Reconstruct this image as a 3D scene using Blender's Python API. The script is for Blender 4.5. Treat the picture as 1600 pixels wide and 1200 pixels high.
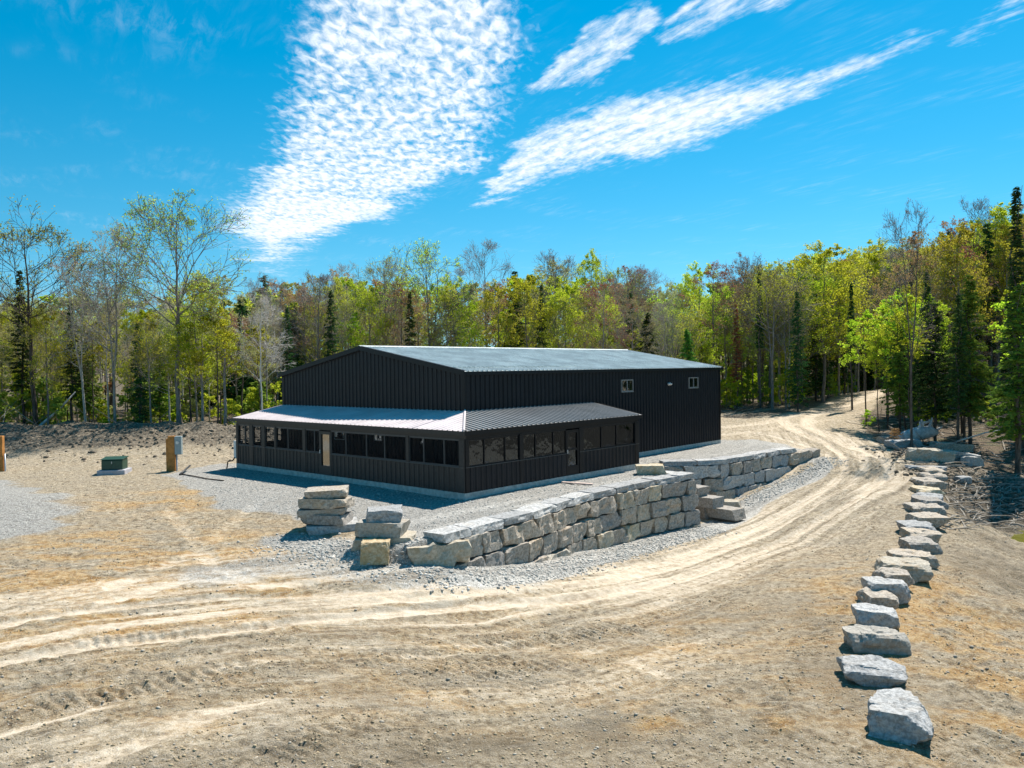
import bpy, math, random
import numpy as np
from mathutils import Vector, Matrix, noise as mnoise
R = math.radians
scene = bpy.context.scene
for o in list(bpy.data.objects): bpy.data.objects.remove(o)
C = scene.collection

# ------------------------------------------------------------------ camera
F_PX, PITCH, ROLL, CAMH = 1248.068, 0.018, -0.015, 4.854
s_, c_ = math.sin(ROLL), math.cos(ROLL)
r0 = np.array([1., 0, 0]); u0 = np.array([0, math.sin(PITCH), math.cos(PITCH)])
FW = np.array([0, math.cos(PITCH), -math.sin(PITCH)])
RT = c_*r0 + s_*u0; UP = -s_*r0 + c_*u0
cam = bpy.data.cameras.new('camera'); camo = bpy.data.objects.new('camera', cam); C.objects.link(camo)
cam.sensor_fit = 'HORIZONTAL'; cam.sensor_width = 36; cam.lens = 36*F_PX/1600
cam.clip_start = 0.1; cam.clip_end = 9000
camo.matrix_world = Matrix(((RT[0], UP[0], -FW[0], 0), (RT[1], UP[1], -FW[1], 0), (RT[2], UP[2], -FW[2], CAMH), (0, 0, 0, 1)))
scene.camera = camo
def ray(x, y): return FW*F_PX + RT*(x-800) - UP*(y-600)
def at(x, y, z):
    d = ray(x, y); t = (z-CAMH)/d[2]; return (d[0]*t, d[1]*t)
def at_depth(x, y, Y):
    d = ray(x, y); t = Y/d[1]; return (d[0]*t, Y, CAMH+d[2]*t)

# ------------------------------------------------------------------ sun + sky
SUN_AZ, SUN_EL = R(37), R(56)        # azimuth from +Y towards +X
sd = Vector((math.sin(SUN_AZ)*math.cos(SUN_EL), math.cos(SUN_AZ)*math.cos(SUN_EL), math.sin(SUN_EL)))
sl = bpy.data.lights.new('sun', 'SUN'); sl.energy = 5.0; sl.angle = R(0.5); sl.color = (1.0, 0.94, 0.85)
so = bpy.data.objects.new('sun', sl); C.objects.link(so)
so.rotation_euler = sd.to_track_quat('Z', 'Y').to_euler(); so.location = (60, 80, 150)
scene.view_settings.view_transform = 'Standard'; scene.view_settings.look = 'None'
scene.view_settings.exposure = 0.73; scene.view_settings.gamma = 1
scene.cycles.max_bounces = 8; scene.cycles.transparent_max_bounces = 16
SKY_STRENGTH, SKY_SAT = 0.083, 1.55

class NT:
    def __init__(s, tree): s.t = tree
    def n(s, typ, **kw):
        nd = s.t.nodes.new(typ)
        ins = kw.pop('ins', {})
        for k, v in kw.items(): setattr(nd, k, v)
        for k, v in ins.items(): s.set(nd.inputs[k], v)
        return nd
    def set(s, sock, v):
        if isinstance(v, bpy.types.NodeSocket): s.t.links.new(v, sock)
        elif isinstance(v, bpy.types.Node): s.t.links.new(v.outputs[0], sock)
        else:
            if sock.type == 'RGBA' and not isinstance(v, (int, float)) and len(v) == 3: v = (*v, 1)
            sock.default_value = v
    def m(s, op, a, b=0, c=0, clamp=False):
        nd = s.t.nodes.new('ShaderNodeMath'); nd.operation = op; nd.use_clamp = clamp
        s.set(nd.inputs[0], a); s.set(nd.inputs[1], b)
        if op in ('MULTIPLY_ADD', 'SMOOTH_MIN', 'SMOOTH_MAX', 'COMPARE'): s.set(nd.inputs[2], c)
        return nd.outputs[0]
    def mix(s, f, a, b, bt='MIX'):
        nd = s.t.nodes.new('ShaderNodeMix'); nd.data_type = 'RGBA'; nd.blend_type = bt
        s.set(nd.inputs[0], f); s.set(nd.inputs[6], a); s.set(nd.inputs[7], b); return nd.outputs[2]
    def sstep(s, v, lo, hi, a=0., b=1.):
        nd = s.t.nodes.new('ShaderNodeMapRange'); nd.interpolation_type = 'SMOOTHSTEP'
        s.set(nd.inputs[0], v); nd.inputs[1].default_value = lo; nd.inputs[2].default_value = hi
        nd.inputs[3].default_value = a; nd.inputs[4].default_value = b; return nd.outputs[0]
    def noise(s, vec, scale, detail=4, rough=.6, dist=0, out=0):
        nd = s.t.nodes.new('ShaderNodeTexNoise'); s.set(nd.inputs['Vector'], vec)
        nd.inputs['Scale'].default_value = scale; nd.inputs['Detail'].default_value = detail
        nd.inputs['Roughness'].default_value = rough; nd.inputs['Distortion'].default_value = dist
        return nd.outputs[out]
    def ramp(s, v, stops):
        nd = s.t.nodes.new('ShaderNodeValToRGB'); s.set(nd.inputs[0], v)
        e = nd.color_ramp.elements
        while len(e) < len(stops): e.new(0.5)
        for el, (p, c) in zip(e, stops): el.position = p; el.color = (*c, 1) if len(c) == 3 else c
        return nd.outputs[0]
    def xyz(s, x, y, z):
        nd = s.t.nodes.new('ShaderNodeCombineXYZ'); s.set(nd.inputs[0], x); s.set(nd.inputs[1], y); s.set(nd.inputs[2], z); return nd.outputs[0]

def build_world():
    w = bpy.data.worlds.new('World'); scene.world = w; w.use_nodes = True
    t = w.node_tree; t.nodes.clear(); N = NT(t)
    sky = N.n('ShaderNodeTexSky', sky_type='NISHITA', sun_disc=False)
    sky.sun_elevation = SUN_EL; sky.sun_rotation = SUN_AZ
    sky.air_density = 1.15; sky.dust_density = 0.1; sky.ozone_density = 2.0; sky.altitude = 300
    hs = N.n('ShaderNodeHueSaturation', ins={'Hue': 0.478, 'Saturation': SKY_SAT, 'Value': 1.0, 'Color': sky})
    tc = N.n('ShaderNodeTexCoord')
    lift = N.n('ShaderNodeVectorMath', operation='ADD', ins={0: tc.outputs['Generated'], 1: (0, 0, .08)})
    lift = N.n('ShaderNodeVectorMath', operation='NORMALIZE', ins={0: lift}); t.links.new(lift.outputs[0], sky.inputs[0])
    sep = N.n('ShaderNodeSeparateXYZ', ins={0: tc.outputs['Generated']})
    X, Y, Z = sep.outputs
    zc = N.m('MAXIMUM', Z, 0.03)
    P = N.xyz(N.m('DIVIDE', X, zc), N.m('DIVIDE', Y, zc), 0)          # cloud layer plane
    yc = N.m('MAXIMUM', Y, 0.02)
    # bearing and height of the cloud banks, as tangents from due north
    bx = N.m('DIVIDE', X, yc); by = N.m('DIVIDE', Z, yc)
    wn = N.n('ShaderNodeTexNoise', ins={'Vector': P, 'Scale': 2.2, 'Detail': 5, 'Roughness': .65})
    ws = N.n('ShaderNodeSeparateColor', ins={0: wn.outputs['Color']})
    bxw = N.m('ADD', bx, N.m('MULTIPLY', N.m('SUBTRACT', ws.outputs[0], .5), .10))
    byw = N.m('ADD', by, N.m('MULTIPLY', N.m('SUBTRACT', ws.outputs[1], .5), .07))
    def q(px, py):
        d = ray(px, py); return d[0]/d[1], d[2]/d[1]
    def curve(inp, pts, lo, hi):       # pts (in, out) -> value via float curve
        a = N.m('DIVIDE', N.m('SUBTRACT', inp, lo), hi-lo)
        fc = t.nodes.new('ShaderNodeFloatCurve'); N.set(fc.inputs['Value'], a)
        cm = fc.mapping.curves[0]; pts = sorted(pts)
        while len(cm.points) < len(pts): cm.points.new(.5, .5)
        for p, (i, o) in zip(cm.points, pts): p.location = ((i-lo)/(hi-lo), o+0.5 if True else o); p.handle_type = 'VECTOR'
        fc.mapping.clip_min_x = -5; fc.mapping.clip_max_x = 5; fc.mapping.clip_min_y = -5; fc.mapping.clip_max_y = 5
        fc.mapping.update()
        return N.m('SUBTRACT', fc.outputs[0], .5)
    def band(a, b, lows, highs):
        # signed depth inside between two boundary curves
        al = [p[0] for p in lows+highs]; lo, hi = min(al), max(al)
        L = curve(a, lows, lo, hi); H = curve(a, highs, lo, hi)
        return N.m('MINIMUM', N.m('SUBTRACT', b, L), N.m('SUBTRACT', H, b))
    # bank 1: parameter = height
    LR = [(-330, 560, 760), (-50, 492, 806), (0, 478, 806), (100, 462, 802), (170, 450, 785), (210, 438, 772), (260, 418, 738), (300, 385, 645), (335, 362, 590), (360, 372, 500), (385, 392, 450), (430, 470, 400)]
    low1, high1 = [], []
    for y, l, r in LR:
        low1.append((q(600, y)[1], q(l, y)[0])); high1.append((q(600, y)[1], q(r, y)[0]))
    d1 = band(byw, bxw, low1, high1)
    def hband(tab):
        lo_, hi_ = [], []
        for x, top, bot in tab:
            lo_.append((q(x, bot)[0], q(x, bot)[1])); hi_.append((q(x, bot)[0], q(x, top)[1]))
        return band(bxw, byw, lo_, hi_)
    d2 = hband([(690, 360, 320), (725, 322, 318), (760, 285, 318), (790, 235, 310), (850, 198, 285), (950, 160, 262), (1050, 130, 238), (1150, 122, 205), (1250, 112, 155), (1350, 70, 112), (1420, 50, 72), (1460, 60, 50), (1500, 80, 40)])
    d3 = hband([(770, 170, 110), (820, 140, 160), (860, 90, 165), (930, 15, 150), (1000, -15, 110), (1040, 20, 50), (1060, 60, 20)])
    d4 = hband([(1010, 90, 60), (1040, 30, 98), (1090, -40, 70), (1150, -80, 45), (1200, -100, 25), (1260, -90, -10), (1300, -60, -90)])
    d5 = hband([(1440, 80, 50), (1480, 45, 85), (1540, 15, 60), (1620, -40, 30), (1700, -60, -10), (1750, -40, -60)])
    PS = N.n('ShaderNodeMapping', ins={'Vector': P, 'Scale': (1, .5, 1)})
    puff = N.n('ShaderNodeTexNoise', ins={'Vector': PS, 'Scale': 27., 'Detail': 5, 'Roughness': .56, 'Distortion': .4}).outputs[0]
    rot0 = N.n('ShaderNodeMapping', ins={'Vector': P, 'Rotation': (0, 0, R(62))})
    rot = N.n('ShaderNodeMapping', ins={'Vector': rot0, 'Scale': (.8, 3.2, 1)})
    streak = N.n('ShaderNodeTexNoise', ins={'Vector': rot, 'Scale': 5., 'Detail': 8, 'Roughness': .68, 'Distortion': .4}).outputs[0]
    big = N.n('ShaderNodeTexNoise', ins={'Vector': P, 'Scale': 1.6, 'Detail': 3}).outputs[0]
    def cover(d, w_, tex, lo, hi, amt, e0=-.05):
        e = N.sstep(d, e0, w_*.45)
        v = N.m('ADD', tex, N.m('MULTIPLY', N.m('SUBTRACT', e, 1), .35))
        return N.m('MULTIPLY', N.m('MULTIPLY', N.sstep(v, lo, hi), e), amt)
    tex1 = N.m('ADD', puff, N.m('MULTIPLY', N.sstep(by, .30, .14), .2))
    tex1 = N.m('ADD', tex1, N.m('MULTIPLY', N.m('SUBTRACT', big, .5), .35))
    c1 = cover(d1, .09, tex1, .21, .70, .94)
    tex2 = N.m('ADD', N.m('MULTIPLY', streak, .78), N.m('MULTIPLY', puff, .26))
    c2 = cover(d2, .06, tex2, .25, .62, .92, -.025)
    c3 = cover(d3, .06, tex2, .33, .68, .8, -.015)
    c4 = cover(d4, .06, tex2, .33, .68, .8, -.015)
    c5 = cover(d5, .05, tex2, .40, .74, .6, -.02)
    veil = N.m('MULTIPLY', N.m('MULTIPLY', N.sstep(big, .45, .8), N.sstep(streak, .42, .78)), .42)
    c = N.m('MAXIMUM', N.m('MAXIMUM', c1, c2), N.m('MAXIMUM', N.m('MAXIMUM', c3, c4), c5))
    c = N.m('MAXIMUM', c, N.m('MULTIPLY', veil, .5))
    c = N.m('MULTIPLY', c, N.sstep(Z, .02, .08))
    shade = N.sstep(puff, .35, .75, .84, 1.03)
    cc = N.n('ShaderNodeVectorMath', operation='SCALE', ins={0: (8.6, 9.0, 9.5)}); N.set(cc.inputs['Scale'], shade)
    col = N.mix(c, hs.outputs[0], cc.outputs[0])
    bg = N.n('ShaderNodeBackground', ins={'Color': col, 'Strength': SKY_STRENGTH})
    out = N.n('ShaderNodeOutputWorld', ins={'Surface': bg})
    w.cycles.sampling_method = 'MANUAL'; w.cycles.sample_map_resolution = 512
build_world()

# ------------------------------------------------------------------ helpers
def material(name): 
    m = bpy.data.materials.new(name); m.use_nodes = True
    t = m.node_tree; t.nodes.clear(); N = NT(t)
    b = N.n('ShaderNodeBsdfPrincipled'); o = N.n('ShaderNodeOutputMaterial'); t.links.new(b.outputs[0], o.inputs[0])
    return m, N, b, o
def mesh_obj(name, V, Fs, mat, parent=None, smooth=False, mats=None, midx=None):
    me = bpy.data.meshes.new(name)
    V = np.asarray(V, float)
    if isinstance(Fs, np.ndarray):
        k = Fs.shape[1]; nf = len(Fs)
        me.vertices.add(len(V)); me.vertices.foreach_set('co', V.ravel())
        me.loops.add(nf*k); me.loops.foreach_set('vertex_index', Fs.astype(np.int32).ravel())
        me.polygons.add(nf); me.polygons.foreach_set('loop_start', np.arange(0, nf*k, k, dtype=np.int32))
        me.update(calc_edges=True)
    else:
        me.from_pydata(V.tolist(), [], Fs)
    if mats: 
        for m in mats: me.materials.append(m)
        if midx is not None: me.polygons.foreach_set('material_index', np.asarray(midx, np.int32))
    elif mat: me.materials.append(mat)
    if smooth: me.polygons.foreach_set('use_smooth', np.ones(len(me.polygons), bool))
    o = bpy.data.objects.new(name, me); C.objects.link(o)
    if parent: o.parent = parent
    return o
def tag(o, label=None, cat=None, group=None, kind=None):
    if label: o['label'] = label
    if cat: o['category'] = cat
    if group: o['group'] = group
    if kind: o['kind'] = kind
    return o
def thing(name, label, cat, loc=(0, 0, 0), rz=0, group=None):
    o = bpy.data.objects.new(name, None); o.empty_display_size = .3; C.objects.link(o)
    o.location = loc; o.rotation_euler = (0, 0, rz); return tag(o, label, cat, group)
class MB:
    def __init__(s): s.v = []; s.f = []
    def add(s, v, f):
        n = len(s.v); s.v += [tuple(p) for p in v]; s.f += [tuple(i+n for i in q) for q in f]
    def box(s, x0, x1, y0, y1, z0, z1):
        s.add([(x0,y0,z0),(x1,y0,z0),(x1,y1,z0),(x0,y1,z0),(x0,y0,z1),(x1,y0,z1),(x1,y1,z1),(x0,y1,z1)],
              [(0,3,2,1),(4,5,6,7),(0,1,5,4),(1,2,6,5),(2,3,7,6),(3,0,4,7)]); return s
    def prism(s, poly, off):           # polygon (3-D points) extruded by a vector
        n = len(poly); P = [Vector(p) for p in poly]; o = Vector(off)
        s.add(P+[p+o for p in P], [tuple(range(n))[::-1], tuple(range(n, 2*n))]+[(i, (i+1) % n, n+(i+1) % n, n+i) for i in range(n)]); return s
    def tube(s, pts, rad, sides=6, caps=True):
        pts = [Vector(p) for p in pts]; n = len(s.v)
        if not hasattr(rad, '__len__'): rad = [rad]*len(pts)
        for i, p in enumerate(pts):
            d = (pts[min(i+1, len(pts)-1)]-pts[max(i-1, 0)]).normalized()
            a = d.orthogonal().normalized() if i == 0 else (a - d*a.dot(d)).normalized()
            b = d.cross(a)
            for k in range(sides):
                t = 2*math.pi*k/sides; s.v.append(tuple(p+(a*math.cos(t)+b*math.sin(t))*rad[i]))
        for i in range(len(pts)-1):
            for k in range(sides):
                k2 = (k+1) % sides; s.f.append((n+i*sides+k, n+i*sides+k2, n+(i+1)*sides+k2, n+(i+1)*sides+k))
        if caps: s.f.append(tuple(n+k for k in range(sides))[::-1]); s.f.append(tuple(n+(len(pts)-1)*sides+k for k in range(sides)))
        return s
    def build(s, name, mat, parent=None, smooth=False, bevel=0):
        o = mesh_obj(name, s.v, s.f, mat, parent, smooth)
        if bevel:
            b = o.modifiers.new('bevel', 'BEVEL'); b.width = bevel; b.segments = 2; b.limit_method = 'ANGLE'
        return o

def h2(ix, iy, seed):
    n = (ix.astype(np.int64)*374761393 + iy.astype(np.int64)*668265263 + seed*982451653) & 0xffffffff
    n = ((n ^ (n >> 13))*1274126177) & 0xffffffff
    return ((n ^ (n >> 16)) & 0xffff)/65535.
def vnoise(x, y, seed=0):
    ix = np.floor(x); iy = np.floor(y); fx = x-ix; fy = y-iy; fx = fx*fx*(3-2*fx); fy = fy*fy*(3-2*fy)
    a = h2(ix, iy, seed); b = h2(ix+1, iy, seed); c = h2(ix, iy+1, seed); d = h2(ix+1, iy+1, seed)
    return (a+(b-a)*fx)*(1-fy)+(c+(d-c)*fx)*fy-.5
def fbm(x, y, oct=4, seed=0, gain=.5):
    r = 0; a = 1
    for i in range(oct): r = r+a*vnoise(x*2**i+17*i, y*2**i-9*i, seed+i); a *= gain
    return r
def sst(v, a, b):
    t = np.clip((v-a)/(b-a), 0, 1); return t*t*(3-2*t)

# ------------------------------------------------------------------ terrain height
def tps(pts, lam=.02):
    P = np.array([p[:2] for p in pts]); z = np.array([p[2] for p in pts]); n = len(P)
    def U(r2): return np.where(r2 > 0, r2*np.log(np.maximum(r2, 1e-9)), 0)*.5
    K = U(((P[:, None]-P[None])**2).sum(2))+lam*np.eye(n)*10
    A = np.zeros((n+3, n+3)); A[:n, :n] = K; A[:n, n] = 1; A[:n, n+1:] = P; A[n, :n] = 1; A[n+1:, :n] = P.T
    w = np.linalg.solve(A, np.r_[z, 0, 0, 0])
    def f(x, y):
        r = w[n]+w[n+1]*x+w[n+2]*y
        for i in range(n): r = r+w[i]*U((x-P[i, 0])**2+(y-P[i, 1])**2)
        return r
    return f
def cp(L): return [(*at(x, y, z), z) for x, y, z in L]
common = cp([(0,1190,-1.35),(0,1080,-1.25),(200,1000,-1.15),(0,960,-.95),(250,935,-1.02),(450,905,-1.05),(100,860,-.7),(300,850,-.72),(0,800,-.45),(200,790,-.5),
             (180,745,-.42),(0,735,-.4),(330,725,-.3),(1230,672,-.1),(1340,640,.3),(1400,608,1.3),(1180,655,.1),(1290,700,-.75),(1330,672,-.35),(1370,690,-.6)])
common += [(-30,50,-.35),(-45,50,-.3),(-30,60,0),(-45,62,0),(-60,45,-.3),(-20,62,0),(-5,80,.1),(15,90,.4),(0,110,.6),(-40,80,.2),(-80,80,.3),(-40,0,-1.2),(-20,-10,-1.4),(20,-10,-2.2),(40,-5,-3),
           (30,75,.2),(38,70,0),(45,95,2.),(60,90,4.2),(80,100,8.5),(60,130,9),(100,140,14),(75,70,3.2),(110,100,12),(20,140,2),(-60,140,1),(30,62,-.4),(40,60,-.6),(48,52,-1.2),(60,40,-2.2),(55,15,-3.2),(24,56,-.55)]
upper = common + cp([(727,780,-.27),(997,738,-.27),(1130,690,-.27),(700,830,-.22),(765,818,-.22),(900,782,-.22),(1000,760,-.22),(1085,745,-.22),(1200,706,-.25),(1270,697,-.3),(366,730,-.27),(550,770,-.27),(450,790,-.4),(560,830,-.6),(480,850,-.75)]) + [(3,63,-.25),(-14,48,-.27),(14,56,-.25),(-6,54,-.25),(2,43,-.25),(-10,55,-.2)]
lower = common + cp([(550,900,-1.05),(640,888,-1.0),(700,890,-1.12),(765,890,-1.5),(830,882,-1.85),(900,872,-2.2),(960,862,-2.45),(1020,850,-2.6),(1085,825,-2.6),(1130,798,-2.65),(1180,778,-2.2),(1240,752,-1.8),(1290,718,-.95),
             (400,1000,-1.25),(400,1190,-1.5),(800,1190,-1.8),(700,960,-1.6),(900,960,-2.1),(1100,900,-2.6),(1200,1000,-2.4),(1100,1190,-1.9),(1300,1190,-1.95),(1500,1190,-2.1),(1300,850,-2.6),
             (1350,1075,-1.95),(1380,980,-2.1),(1410,900,-2.2),(1440,840,-2.2),(1460,790,-1.9),(1465,745,-1.5),(1350,760,-1.5),(1390,725,-1.05),(1500,700,-.9),(1590,845,-3.1),(1540,800,-2.6),(1600,760,-2.0),(1560,1000,-2.9)]) + [(6,48,-1.5),(2,40,-1.8),(12,52,-.8)]
fU, fL = tps(upper), tps(lower)
W1 = [at(640, 860, -.5)]+[at(x, y, -.2) for x, y in [(700,838),(765,820),(830,803),(900,780),(960,765),(1020,752),(1088,741)]]
NOTCH = [(7.3, 38.6), (6.9, 40.6), (7.5, 42.3)]
W2 = [(8.0, 42.35), (11.1, 42.75)]+[at(x, y, -.2) for x, y in [(1165,714),(1200,708),(1240,702),(1282,696)]]
PAD = [at(-600,950,-.9), at(0,950,-.95), at(250,940,-1.02), at(450,915,-1.05), at(600,888,-1.03)] + W1 + NOTCH + W2 + [(22,54),(26,62),(40,80),(60,140),(60,400),(-300,400),(-300,30)]
def seg_d(x, y, pts, closed=False):
    """distance to polyline, and arc length at the nearest point"""
    P = list(pts)+([pts[0]] if closed else []); best = np.full(x.shape, 1e18); al = np.zeros(x.shape); acc = 0; sd_ = np.zeros(x.shape)
    for (ax, ay), (bx, by) in zip(P[:-1], P[1:]):
        dx, dy = bx-ax, by-ay; L = math.hypot(dx, dy); t = np.clip(((x-ax)*dx+(y-ay)*dy)/(L*L), 0, 1)
        d = (x-ax-t*dx)**2+(y-ay-t*dy)**2; m = d < best
        best = np.where(m, d, best); al = np.where(m, acc+t*L, al); sd_ = np.where(m, np.sign(dx*(y-ay)-dy*(x-ax)), sd_); acc += L
    return np.sqrt(best), al, sd_
def inside(x, y, poly):
    r = np.zeros(x.shape, bool); n = len(poly)
    for i in range(n):
        (ax, ay), (bx, by) = poly[i], poly[(i+1) % n]
        if ay == by: continue
        r ^= ((ay > y) != (by > y)) & (x < (bx-ax)*(y-ay)/(by-ay)+ax)
    return r
def sdf(x, y, poly):
    d = seg_d(x, y, poly, True)[0]; return np.where(inside(x, y, poly), -d, d)
def base_h(x, y):
    s = -sdf(x, y, PAD)
    m = sst(s, .12, .5+5*np.maximum(sst(y, 48.8, 53), 1-sst(x, -7, -4.2)))
    xc = np.clip(x, -90, 120); yc = np.clip(y, -15, 160)
    u = fU(xc, yc); l = fL(xc, yc)
    z = l*(1-m)+u*m
    # hill that carries the far woods
    r = np.hypot(x, y)
    z = z+sst(y, 95, 260)*9*np.ones_like(x)*sst(r, 80, 260) + sst(x, 60, 200)*10*sst(y, 20, 90) - sst(r, 600, 3000)*25
    # spoil bank along the left wood
    yb = 58.5+1.2*np.sin(x*.12); bm = np.exp(-((y-yb)/np.where(y < yb, 5.6, 2.8))**2)*sst(x, -70, -55)*(1-sst(x, -12, -3))
    z = z+bm*(1.22+.6*vnoise(x*.22, y*.2, 5)+.5*vnoise(x*.7, y*.6, 6)+.34*vnoise(x*1.8, y*1.8, 8)+.2*vnoise(x*4, y*4, 9))
    return z
def ground_z(x, y): return float(base_h(np.array([float(x)]), np.array([float(y)]))[0])
def hit(px, py):
    """where the sight line through a photo point meets the ground"""
    d = ray(px, py); d = d/d[1]; Y = np.arange(10, 190, .1)
    g = base_h(d[0]*Y, Y); z = CAMH+d[2]*Y; k = np.argmax(z < g)
    return (d[0]*Y[k], Y[k], float(g[k])) if z[k] < g[k] else (d[0]*180, 180, 2)

# ------------------------------------------------------------------ ground sheet
def spacing(lo, hi, step, out_lo, out_hi, g=1.12, cap=60):
    a = list(np.arange(lo, hi+1e-6, step)); s = step
    while a[-1] < out_hi: s = min(s*g, cap); a.append(a[-1]+s)
    s = step; b = []; v = lo
    while v > out_lo: s = min(s*g, cap); v -= s; b.append(v)
    return np.array(b[::-1]+a)
gx = spacing(-18, 24, .064, -2500, 2500)
gy = np.concatenate([np.arange(-60, 10, 3.), np.arange(10, 22, .052), np.arange(22, 50, .09), np.arange(50, 70, .15)])
gy = np.concatenate([gy, spacing(70, 71, .3, 70, 4000, 1.06, 80)])
gy = np.unique(gy.round(4))
GX, GY = np.meshgrid(gx, gy)
GZ = base_h(GX, GY)
def hp(*px): return [hit(x, y)[:2] for x, y in px]
near = (GY < 130) & (np.abs(GX) < 110)
wx = GX+.35*vnoise(GX*.35, GY*.35, 31)+.12*vnoise(GX*1.4, GY*1.4, 32)
wy = GY+.35*vnoise(GX*.35, GY*.35, 33)+.12*vnoise(GX*1.4, GY*1.4, 34)
ux = GX+.10*vnoise(GX*.3, GY*.3, 35)+.05*vnoise(GX*1.5, GY*1.5, 36); uy = GY+.10*vnoise(GX*.3, GY*.3, 37)+.05*vnoise(GX*1.5, GY*1.5, 38)
# masks
TR = [  # polyline, half width, strength
 (hp((-60,1050),(140,1012),(350,988),(600,962),(850,945),(1000,922),(1150,878),(1260,826),(1345,776),(1392,742),(1385,722),(1340,702)), .30, 1.05),
 (hp((-60,990),(140,955),(350,935),(600,925),(760,912),(920,895),(1080,862),(1190,822),(1275,775),(1322,738),(1318,712),(1290,692)), .30, 1.0),
 (hp((120,960),(300,905),(470,915),(640,940),(850,930),(1000,902),(1130,862),(1230,815),(1310,765),(1352,735),(1348,715),(1310,698)), .28, .5),
 (hp((1040,885),(1165,840),(1250,795),(1310,745),(1310,722),(1270,700),(1200,680),(1130,672)), .3, .45),
 (hp((1340,702),(1300,684),(1262,668),(1262,652),(1300,640),(1350,625),(1400,608)), .6, .9),
 (hp((1290,692),(1240,672),(1222,655),(1260,640),(1310,628),(1370,612)), .6, .9),
 (hp((1128,668),(1175,664),(1220,655),(1280,640)), .7, .7),
 (hp((1128,680),(1180,674),(1240,664),(1300,655)), .5, .6),
 (hp((265,800),(300,840),(330,880),(420,920)), .28, .38), (hp((400,790),(340,840),(300,870),(180,920)), .28, .35),
 (hp((-40,1160),(200,1090),(420,1030),(640,1000),(900,975),(1060,940)), .26, .38),
 (hp((150,1200),(330,1120),(560,1050),(760,1010),(960,1020),(1040,1060)), .24, .32),
 (hp((-40,1100),(150,1060),(330,1030),(520,1000)), .26, .35)]
track = np.zeros_like(GX)
rutH = np.zeros_like(GX); lipH = np.zeros_like(GX)
for pts, hw, st in TR:
    d = seg_d(ux, uy, pts)[0]; k = (GY < 118)*(1-sst(d, hw*.6, hw*1.5))*st*(.95+.4*fbm(GX*.9, GY*.9, 3, 41))
    track = np.maximum(track, k)
    rut = (1-sst(d, hw*.55, hw*1.05)); lip = np.exp(-((d-hw*1.35)/(.13))**2)
    k *= GY < 118; rutH = np.maximum(rutH, min(st, 1)*rut); lipH = np.maximum(lipH, min(st, 1)*lip*(.5+1.2*np.clip(vnoise(GX*3, GY*3, 44)+.3, 0, 1)))
GZ += near*(-.07*rutH+.05*lipH*(1-rutH))
broad = 1-sst(seg_d(wx, wy, hp((100,985),(400,950),(700,935),(950,905),(1120,862),(1240,810),(1330,760),(1355,730),(1320,700),(1250,665),(1290,640),(1390,608)))[0], .8, 2.8)
broad = np.maximum(broad, 1-sst(seg_d(wx, wy, hp((1120,680),(1180,670),(1240,655)))[0], 1.2, 3.4))
track = np.clip(np.maximum(track, broad*.42*(.7+.9*fbm(GX*.5, GY*.5, 4, 42))), 0, 1)
# faint parallel wheel lines following the sweep of the driveway
sw = hp((-120,1035),(140,985),(400,955),(700,938),(950,908),(1120,865),(1240,812),(1330,762),(1368,730),(1362,708),(1325,684),(1290,655))
dsw, asw, ssw = seg_d(ux, uy, sw); dd_ = dsw*ssw
lines = fbm(asw*.09, dd_*2.6, 4, 141, .6)
near_s = (1-sst(dsw, 3.0, 10.5))*(GY < 60)*(1-sst(GX, 4, 9)*(ssw < 0)*sst(dsw, 2, 4))
track = np.clip(track+near_s*np.clip(lines*1.5+.08, -.2, .6), 0, 1)
GZ += near*near_s*.05*lines
sweepm = (1-sst(dsw, 5, 15))*(GY < 70)*(1-sst(GX, 3, 9)*(ssw < 0)*sst(dsw, 3, 6))
A3 = np.stack([asw, dd_, sweepm], -1).reshape(-1, 3)
# cleat prints from tracked machines
CL = [(hp((330,1065),(560,1040),(700,1018),(860,1000),(1000,985)), .40, .24, .060),
      (hp((420,1180),(560,1140),(700,1100),(860,1075),(1000,1080)), .42, .27, .075),
      (hp((560,1210),(700,1160),(800,1120)), .40, .26, .075),
      (hp((140,1000),(300,985),(420,975)), .38, .23, .045),
      (hp((640,1075),(800,1045),(940,1035)), .40, .25, .065),
      (hp((480,1095),(640,1060),(800,1030)), .4, .25, .07), (hp((60,1110),(220,1075),(380,1045)), .28, .25, .07), (hp((880,1000),(1040,960),(1160,925)), .28, .25, .06), (hp((1180,1180),(1220,1080),(1290,980),(1340,900)), .3, .28, .05)]
for pts, hw, per, amp in CL:
    d, al, sgn = seg_d(ux, uy, pts)
    k = (1-sst(d, hw*.8, hw*1.1))*np.clip(.8+1.8*fbm(GX*.5, GY*.5, 3, 51), 0, 1)
    GZ += near*k*amp*(.25-1.25*(.5+.5*np.sin((al+d*sgn*.45)*2*math.pi/per))**2.5)*(GY < 30)
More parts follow.
